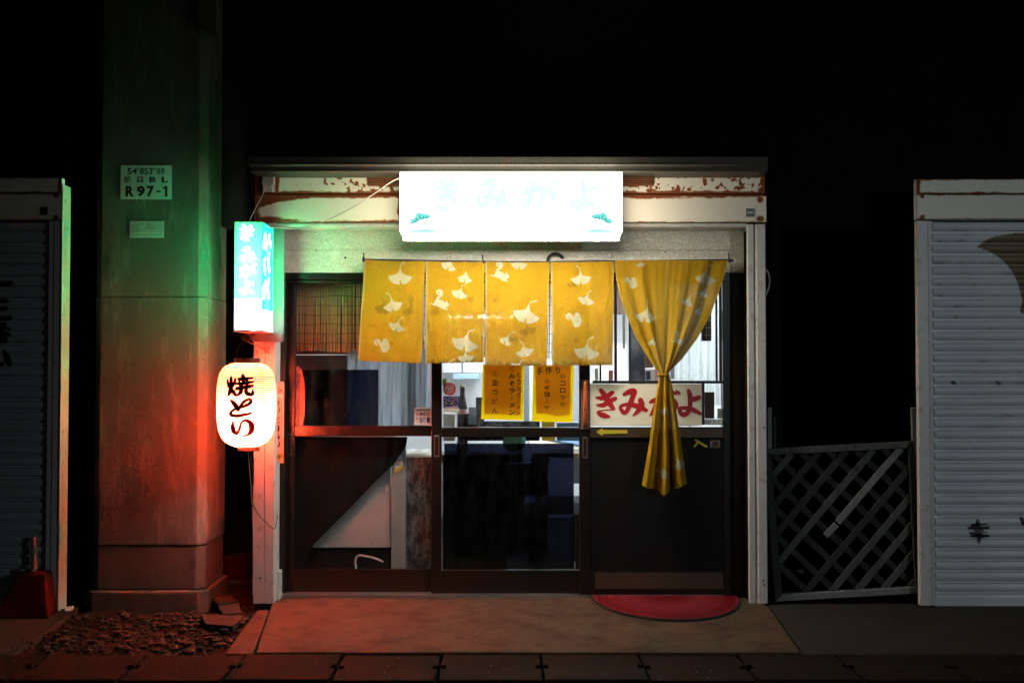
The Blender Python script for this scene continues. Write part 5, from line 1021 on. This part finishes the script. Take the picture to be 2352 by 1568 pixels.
def sband(parent, x0, x1, y0, ym, y1, Y, endl, endr):
    def fu(X, Yp):
        n = (fbm(X/22, Yp/9, 7)-.47)*16; d = np.minimum(Yp-y0-2, ym-Yp-4); d = np.minimum(d, X-x0-8 if endl else x1-8-X); return np.clip(.42-(d+n*.4)/9, 0, 1.1)
    def fl(X, Yp):
        n = (fbm(X/22, Yp/9, 8)-.47)*16; d = np.minimum(Yp-ym-2, y1-Yp-.5); xe = x0 if endl else x1
        d = np.minimum(d, np.hypot(X-xe-(12 if endl else -12), Yp-ym-5)-6); d = np.minimum(d, np.hypot(X-xe-(12 if endl else -12), Yp-y1+5)-6); return np.clip(.42-(d+n*.4)/9, 0, 1.1)
    for nm, a, b, fn, dy in (('shutter_box_upper_band', y0, ym-.8, fu, 0), ('shutter_box_lower_band', ym+.8, y1, fl, -.004)):
        px = np.linspace(x0, x1, 160); py = np.linspace(a, b, 34); PX, PY = np.meshgrid(px, py, indexing='ij'); w = W(x0, a, x1, b, Y)
        P = np.zeros(PX.shape+(3,)); P[..., 0] = np.linspace(w[0], w[1], 160)[:, None]; P[..., 1] = Y+dy; P[..., 2] = np.linspace(w[3], w[2], 34)[None]; P[:, 0, 1] += .006; P[:, -1, 1] += .006
        o = grid_obj(nm, P, {'rust': fn(PX, PY)}, M['rusty'], parent); MB().box(w[0], w[1]-.0005, Y+.007+dy, Y+.05, w[2], w[3]).build('box_body', M['post'], o)
YR_ = -.28
rs = thing('closed_shop', 'shut shop on the right with pale roller shutter, painted black character and dark disc', 'shop', (at(2230, 1390, YR_).x, YR_, 0))
sband(rs, 2106, 2470, 411, 446, 504, YR_-.02, True, False)
def gpost(parent, A, y0, Y):
    z = at(1176, y0, Y).z
    for i, (xa, xb, dy) in enumerate(A): a = at(xa, 1000, Y).x; b = at(xb, 1000, Y).x; MB().box(a, b, Y+dy, Y+.045, 0, z).build('guide_post', M['post'], parent, bevel=.003)
gpost(rs, [(2111, 2136, 0), (2137.5, 2148, .012)], 507, YR_)
w = W(2148, 505, 2480, 530, YR_+.06)
MB().box(w[0], w[1], YR_+.02, YR_+.2, w[2]+.06, w[3]).build('shutter_slot', M['dark_hole'], rs)
KO = conv([[(472, 938, 12), (520, 933, 15), (564, 930, 12)], [(455, 957, 16), (515, 958, 20), (577, 954, 16)], [(463, 984, 16), (515, 984, 18), (562, 981, 12)], [(468, 1008, 14), (520, 1009, 18), (574, 1007, 16)], [(510, 912, 24), (516, 980, 26), (518, 1040, 22)], [(492, 962, 12), (500, 980, 12)], [(545, 962, 12), (534, 980, 12)]], 2059.6, 863.7, .3645, .40)
disc_ = smooth([(2244, 566), (2272, 548), (2302, 540), (2352, 536), (2480, 545), (2480, 720), (2352, 722), (2348, 690), (2338, 652), (2322, 620), (2298, 594), (2272, 578), (2244, 568)], 3); disc_ = [tuple(p) for p in disc_]
edge = [[(2260, 562, 10), (2300, 548, 14), (2352, 541, 14)], [(2262, 574, 8), (2300, 598, 12), (2330, 640, 14), (2346, 700, 12)]]
sh_r = shutter('roller_shutter', rs, 2146, 2460, 508, 1392, YR_+.05, 25.1, M['shutter'], lambda X, Y: np.maximum(cap_mask(X, Y, KO), cap_mask(X, Y, [[(2186, 878, 5), (2194, 880, 6)], [(2288, 876, 4), (2296, 882, 5)], [(2345, 1190, 8), (2352, 1200, 14)]])), lambda X, Y: in_poly(X, Y, disc_)*1.)
MB().pbox(2147, 1372, 2460, 1391, YR_+.035, YR_+.045).build('bottom_bar', M['shutter'], rs)
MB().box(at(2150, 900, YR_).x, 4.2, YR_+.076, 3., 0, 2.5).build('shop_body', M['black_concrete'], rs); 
YL_ = -.40
ls = thing('closed_shop', 'shut shop on the left edge with grey roller shutter and dark red brush strokes', 'shop', (at(60, 1390, YL_).x, YL_, 0))
sband(ls, -130, 141, 408, 444, 504, YL_-.02, False, True); gpost(ls, [(105, 118, .012), (119.5, 140, 0)], 507, YL_)
a = at(140, 1000, YL_).x; MB().box(a-.0, a+.004, YL_-.02, YL_+.095, .0, at(1176, 425, YL_).z).build('post_side', M['post'], ls)
LS = conv([[(-30, 892, 46), (40, 892, 44), (78, 888, 38)], [(-20, 1018, 30), (30, 1018, 34), (56, 1020, 22)], [(-20, 1076, 30), (30, 1075, 36), (48, 1070, 24)], [(-20, 1143, 34), (40, 1143, 40), (74, 1138, 34)], [(0, 1190, 30), (35, 1190, 30)], [(-10, 1225, 40), (40, 1220, 30), (72, 1217, 20)], [(-10, 1265, 40), (40, 1262, 44), (70, 1265, 24)], [(-10, 1310, 50), (30, 1300, 56)], [(30, 1385, 20), (50, 1430, 50), (66, 1480, 40)], [(-20, 1490, 40), (20, 1475, 30)]], 0, 372, .3135)
shutter('roller_shutter', ls, -120, 106, 508, 1400, YL_+.06, 25.6, M['shutter_dim'], lambda X, Y: cap_mask(X, Y, LS))
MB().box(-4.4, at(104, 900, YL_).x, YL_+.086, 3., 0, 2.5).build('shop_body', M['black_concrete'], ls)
o = thing('maker_label', 'dark square label on the left shop shutter box beside its rusty corner', 'label', tuple(at(152*.33+50, 480, YL_-.03))); w = W(92, 475, 110, 494, YL_-.026); MB().box(w[0], w[1], YL_-.029, YL_-.0265, w[2], w[3]).build('sticker', M['black_panel'], o)
# alley walls
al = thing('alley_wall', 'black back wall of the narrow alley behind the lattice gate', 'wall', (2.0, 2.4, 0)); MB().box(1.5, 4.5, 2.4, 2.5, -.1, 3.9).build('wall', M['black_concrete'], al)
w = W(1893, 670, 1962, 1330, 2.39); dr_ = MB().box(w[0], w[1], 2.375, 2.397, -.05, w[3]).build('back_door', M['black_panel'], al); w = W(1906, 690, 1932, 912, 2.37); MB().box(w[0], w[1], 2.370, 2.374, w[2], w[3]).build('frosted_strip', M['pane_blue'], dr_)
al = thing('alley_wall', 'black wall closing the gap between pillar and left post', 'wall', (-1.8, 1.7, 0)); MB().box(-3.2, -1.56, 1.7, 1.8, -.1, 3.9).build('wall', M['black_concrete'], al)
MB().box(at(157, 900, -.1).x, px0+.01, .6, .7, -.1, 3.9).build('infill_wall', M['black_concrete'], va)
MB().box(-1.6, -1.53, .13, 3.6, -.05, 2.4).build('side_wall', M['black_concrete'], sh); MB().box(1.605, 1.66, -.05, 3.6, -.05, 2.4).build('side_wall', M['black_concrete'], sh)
c = at(548, 1302, .75); q = MB(); hh = .075
P = np.array([rrect(c.x-.10, c.x+.10, .66, .86, .05)]) ; r = thing('red_tub', 'dim red plastic tub in the dark gap between pillar and left post', 'tub', (c.x, .76, c.z-hh))
q.hexa([(c.x-.075, .68, c.z-hh), (c.x+.075, .68, c.z-hh), (c.x+.075, .84, c.z-hh), (c.x-.075, .84, c.z-hh), (c.x-.095, .66, c.z+hh), (c.x+.095, .66, c.z+hh), (c.x+.095, .86, c.z+hh), (c.x-.095, .86, c.z+hh)]); q.build('body', M['red_plastic'], r, bevel=.02)
MB().box(c.x-.103, c.x+.103, .652, .868, c.z+hh-.012, c.z+hh+.004).build('rim', M['red_plastic'], r, bevel=.006)
tag(MB().box(c.x-.13, c.x+.13, .62, .9, -.09, c.z-hh-.001).build('concrete_block', M['concrete_dark'], base=(c.x, .76, -.09), bevel=.01), 'dark concrete block carrying the red tub', 'block')
# red flag stand on the left
r = thing('flag_stand', 'faded red trapezoid flag-pole base with a grey pole stub before the left shutter', 'stand', (at(65, 1410, -.45).x, -.45, 0)); A = lambda x, y, Y: tuple(at(x, y, Y))
zt = at(70, 1316, -.50).z; z1 = at(96, 1302, -.36).z
b0 = at(-14, 1414, -.57).x; b1 = at(112, 1414, -.57).x; b2 = at(146, 1380, -.25).x; b3 = at(18, 1380, -.25).x
MB().hexa([(b0, -.57, -.011), (b1, -.57, -.011), (b2, -.27, -.011), (b3, -.27, -.011), (at(37, 1318, -.50).x, -.50, zt), (at(102, 1314, -.50).x, -.50, zt), (at(127, 1302, -.35).x, -.35, zt), (at(60, 1302, -.35).x, -.35, zt)]).build('weighted_base', M['red_plastic'], r, bevel=.010)
c = at(78, 1290, -.43); MB().tube([(c.x, -.43, zt-.01), (c.x, -.43, at(78, 1230, -.43).z)], .0165, 16).build('pole_stub', M['grey_pipe'], r); c = at(52, 1290, -.40); MB().lathe(c.x, -.41, [(.024, zt-.004), (.024, zt+.012), (.018, zt+.014)], 18).build('socket_ring', M['grey_pipe'], r)
# white pipe bend beside the right post
q = MB().tube([p_(1757, 618, -.2), p_(1764, 626, -.19), p_(1767.5, 642, -.19), p_(1765, 662, -.19), p_(1758, 680, -.2)], .0055, 8, 6); tag(q.build('hose_loop', M['cable'], base=p_(1760, 680, -.2)), 'grey hose loop sticking out behind the right post', 'hose')
# =================== lattice gate ===================
gt = thing('lattice_gate', 'weathered grey wooden lattice gate with one broken slat across the alley', 'gate', tuple(G(1930, 1392)))
gt.location.z = 0; WL[gt.name] = Vector(gt.location); Yg = -.16
TL, TR, BR, BL = (1752, 1031), (2100, 1013), (2117, 1362), (1781, 1381)
def bl(u, v): return tuple((1-v)*((1-u)*TL[i]+u*TR[i])+v*((1-u)*BL[i]+u*BR[i]) for i in (0, 1))
def bar(q, a, b, w, Y, th):   # bar between two photo points, width w in photo units
    a = np.array(a, float); b = np.array(b, float); d = (b-a)/np.hypot(*(b-a)); n = np.array([-d[1], d[0]])*w/2
    q.poly([tuple(a+n), tuple(b+n), tuple(b-n), tuple(a-n)], Y, Y+th)
fw = .052
q = MB(); q.poly([bl(0, 0), bl(1, 0), bl(1-fw, .042), bl(fw, .042)], Yg-.02, Yg+.025); q.build('top_rail', M['timber'], gt, bevel=.003)
q = MB(); q.poly([bl(fw, .955), bl(1-fw*.3, .955), bl(1-.01, 1), bl(.0, 1)], Yg-.021, Yg+.024); q.build('bottom_rail', M['timber_pale'], gt, bevel=.003)
q = MB(); q.poly([bl(0, .004), bl(fw, .045), bl(fw, .953), bl(0, .996)], Yg-.02, Yg+.025); q.build('side_stile', M['timber_dark'], gt, bevel=.003)
q = MB(); q.poly([bl(1-fw*.75, .045), bl(1, .004), bl(1, .993), bl(1-fw*.75, .953)], Yg-.0195, Yg+.025); q.build('side_stile', M['timber_dark'], gt, bevel=.003)
def clip(p, d):   # line clipped to the opening in uv
    u0, u1, v0, v1 = fw*.9, 1-fw*.7, .04, .957; t0, t1 = -9, 9
    for k, (lo, hi) in enumerate(((u0, u1), (v0, v1))):
        a, b = (lo-p[k])/d[k], (hi-p[k])/d[k]; t0 = max(t0, min(a, b)); t1 = min(t1, max(a, b))
    return (t0, t1) if t1-t0 > .03 else None
wd = 15.5; stp = .181
for j in range(-6, 7):
    p = (.5+stp*j+.018, .5); c_ = clip(p, (1, 1.03))
    if c_: q = MB(); bar(q, bl(p[0]+c_[0], p[1]+c_[0]*1.03), bl(p[0]+c_[1], p[1]+c_[1]*1.03), wd-1.5, Yg+.006, .010); q.build('lattice_slat', M['timber_dark'], gt, bevel=.001)
for j in range(-6, 7):
    p = (.5+stp*j-.035, .5); c_ = clip(p, (1, -1.03))
    if not c_: continue
    f_ = lambda t: bl(p[0]+t, p[1]-1.03*t); q = MB(); mt = 'timber' if j not in (-3, -2, 1) else 'timber_dark'
    if j == 0:
        bar(q, f_(c_[1]), f_(-.005), wd, Yg-.007, .010); a = np.array(f_(-.005)); bar(q, (a[0]-2, a[1]+4), (a[0]-28, a[1]+31), wd-1, Yg-.012, .010); mt = 'timber_pale'
    elif j == -1:
        bar(q, f_(c_[0]), f_(c_[0]+.17), wd, Yg-.009, .010); bar(q, f_(c_[0]+.172), f_(c_[1]), wd, Yg-.0065, .010)
    else: bar(q, f_(c_[0]), f_(c_[1]), wd, Yg-.007, .010)
    q.build('lattice_slat', M[mt], gt, bevel=.001)
def stake(lb, pts, Y, mat):
    z = at(pts[0][0], pts[0][1], Y); o = MB().poly(pts, Y, Y+.03).build('wooden_stake', M[mat], base=(z.x, Y, 0), bevel=.003); tag(o, lb, 'stake')
stake('pale wooden stake against the right post, left of the lattice gate', [(1763, 936), (1773, 935), (1775, 1388), (1765, 1388)], -.11, 'timber_pale')
stake('shorter dark wooden stake beside the pale stake at the left end of the gate', [(1776, 955), (1783, 957), (1786, 1385), (1778, 1385)], -.095, 'timber_dark')
stake('crooked pale wooden stake at the right end of the gate', [(2094, 936), (2106, 935), (2109, 1040), (2114, 1370), (2106, 1375), (2098, 1040)], -.11, 'timber_pale')
for k, (x, y, lb) in enumerate(((1822, 1273, 'small pale scrap caught low in the lattice gate'), (1838, 1312, 'dim bottle shape lying behind the lattice gate near its foot'))): tag(MB().poly([(x-8, y-4), (x+8, y-5), (x+7, y+5), (x-2, y+3)], -.13, -.127).build('scrap', M['timber_pale' if k == 0 else 'timber'], base=at(x, y, -.13)), lb, 'scrap')
for k in range(1): pass
mb = MB()
for k in range(260):
    x = 1.72+.75*rng.random(); y = -.10+.25*rng.random(); s = .008+.02*rng.random()**2; z = -.03; vs = [(x+s*math.cos(t)*math.cos(p), y+s*math.sin(t)*math.cos(p), z+.9*s*math.sin(p)+s*.5) for p in (-.7, .6) for t in np.linspace(0, 6.28, 6)[:5]+rng.random()]+[(x, y, z+1.4*s)]
    mb.add(vs, [(i, (i+1) % 5, 5+(i+1) % 5, 5+i) for i in range(5)]+[(5+i, 5+(i+1) % 5, 10) for i in range(5)])
tag(mb.build('leaf_litter', M['soil']), 'dry litter and grit heaped under the lattice gate', 'litter', kind='stuff')
# =================== light and camera ===================
wd_ = bpy.data.worlds.new('World'); SC.world = wd_; wd_.use_nodes = True; nt = wd_.node_tree; bg = nt.nodes['Background']
sk = nt.nodes.new('ShaderNodeTexSky'); sk.sky_type = 'NISHITA'; sk.sun_disc = False; sk.sun_elevation = math.radians(-6); sk.sun_rotation = math.radians(150); nt.links.new(sk.outputs[0], bg.inputs[0]); bg.inputs[1].default_value = SKY
# moonlight, almost nothing
s = bpy.data.lights.new('moon', 'SUN'); s.energy = .012; s.angle = math.radians(.5); s.color = (1, .95, .86); so_ = bpy.data.objects.new('moon', s); COL.objects.link(so_)
so_.rotation_euler = Vector((-.40, .9, -.14)).to_track_quat('-Z', 'Y').to_euler()
# street lamp across the road, behind and right of the camera
l = bpy.data.lights.new('street_lamp', 'SPOT'); l.energy = STREET; l.color = (.80, .93, 1.0); l.spot_size = math.radians(67); l.spot_blend = 1.0; l.shadow_soft_size = .09
o = bpy.data.objects.new('street_lamp', l); COL.objects.link(o); o.location = (4.95, -8.2, 2.75); o.rotation_euler = (Vector((2.0, -.2, .42))-Vector(o.location)).to_track_quat('-Z', 'Y').to_euler()
cam = bpy.data.cameras.new('Camera'); cam.sensor_width = 36; cam.lens = 36*F/2352; cam.clip_end = 200; cam.clip_start = .05
co_ = bpy.data.objects.new('Camera', cam); COL.objects.link(co_); co_.location = (0, CY, CZ); co_.rotation_euler = (math.pi/2+PIT, 0, 0); SC.camera = co_
SC.view_settings.view_transform = 'Standard'; SC.view_settings.look = 'None'; SC.view_settings.exposure = 0; SC.view_settings.gamma = 1
SC.cycles.max_bounces = 10; SC.cycles.transparent_max_bounces = 16; SC.cycles.sample_clamp_indirect = 40
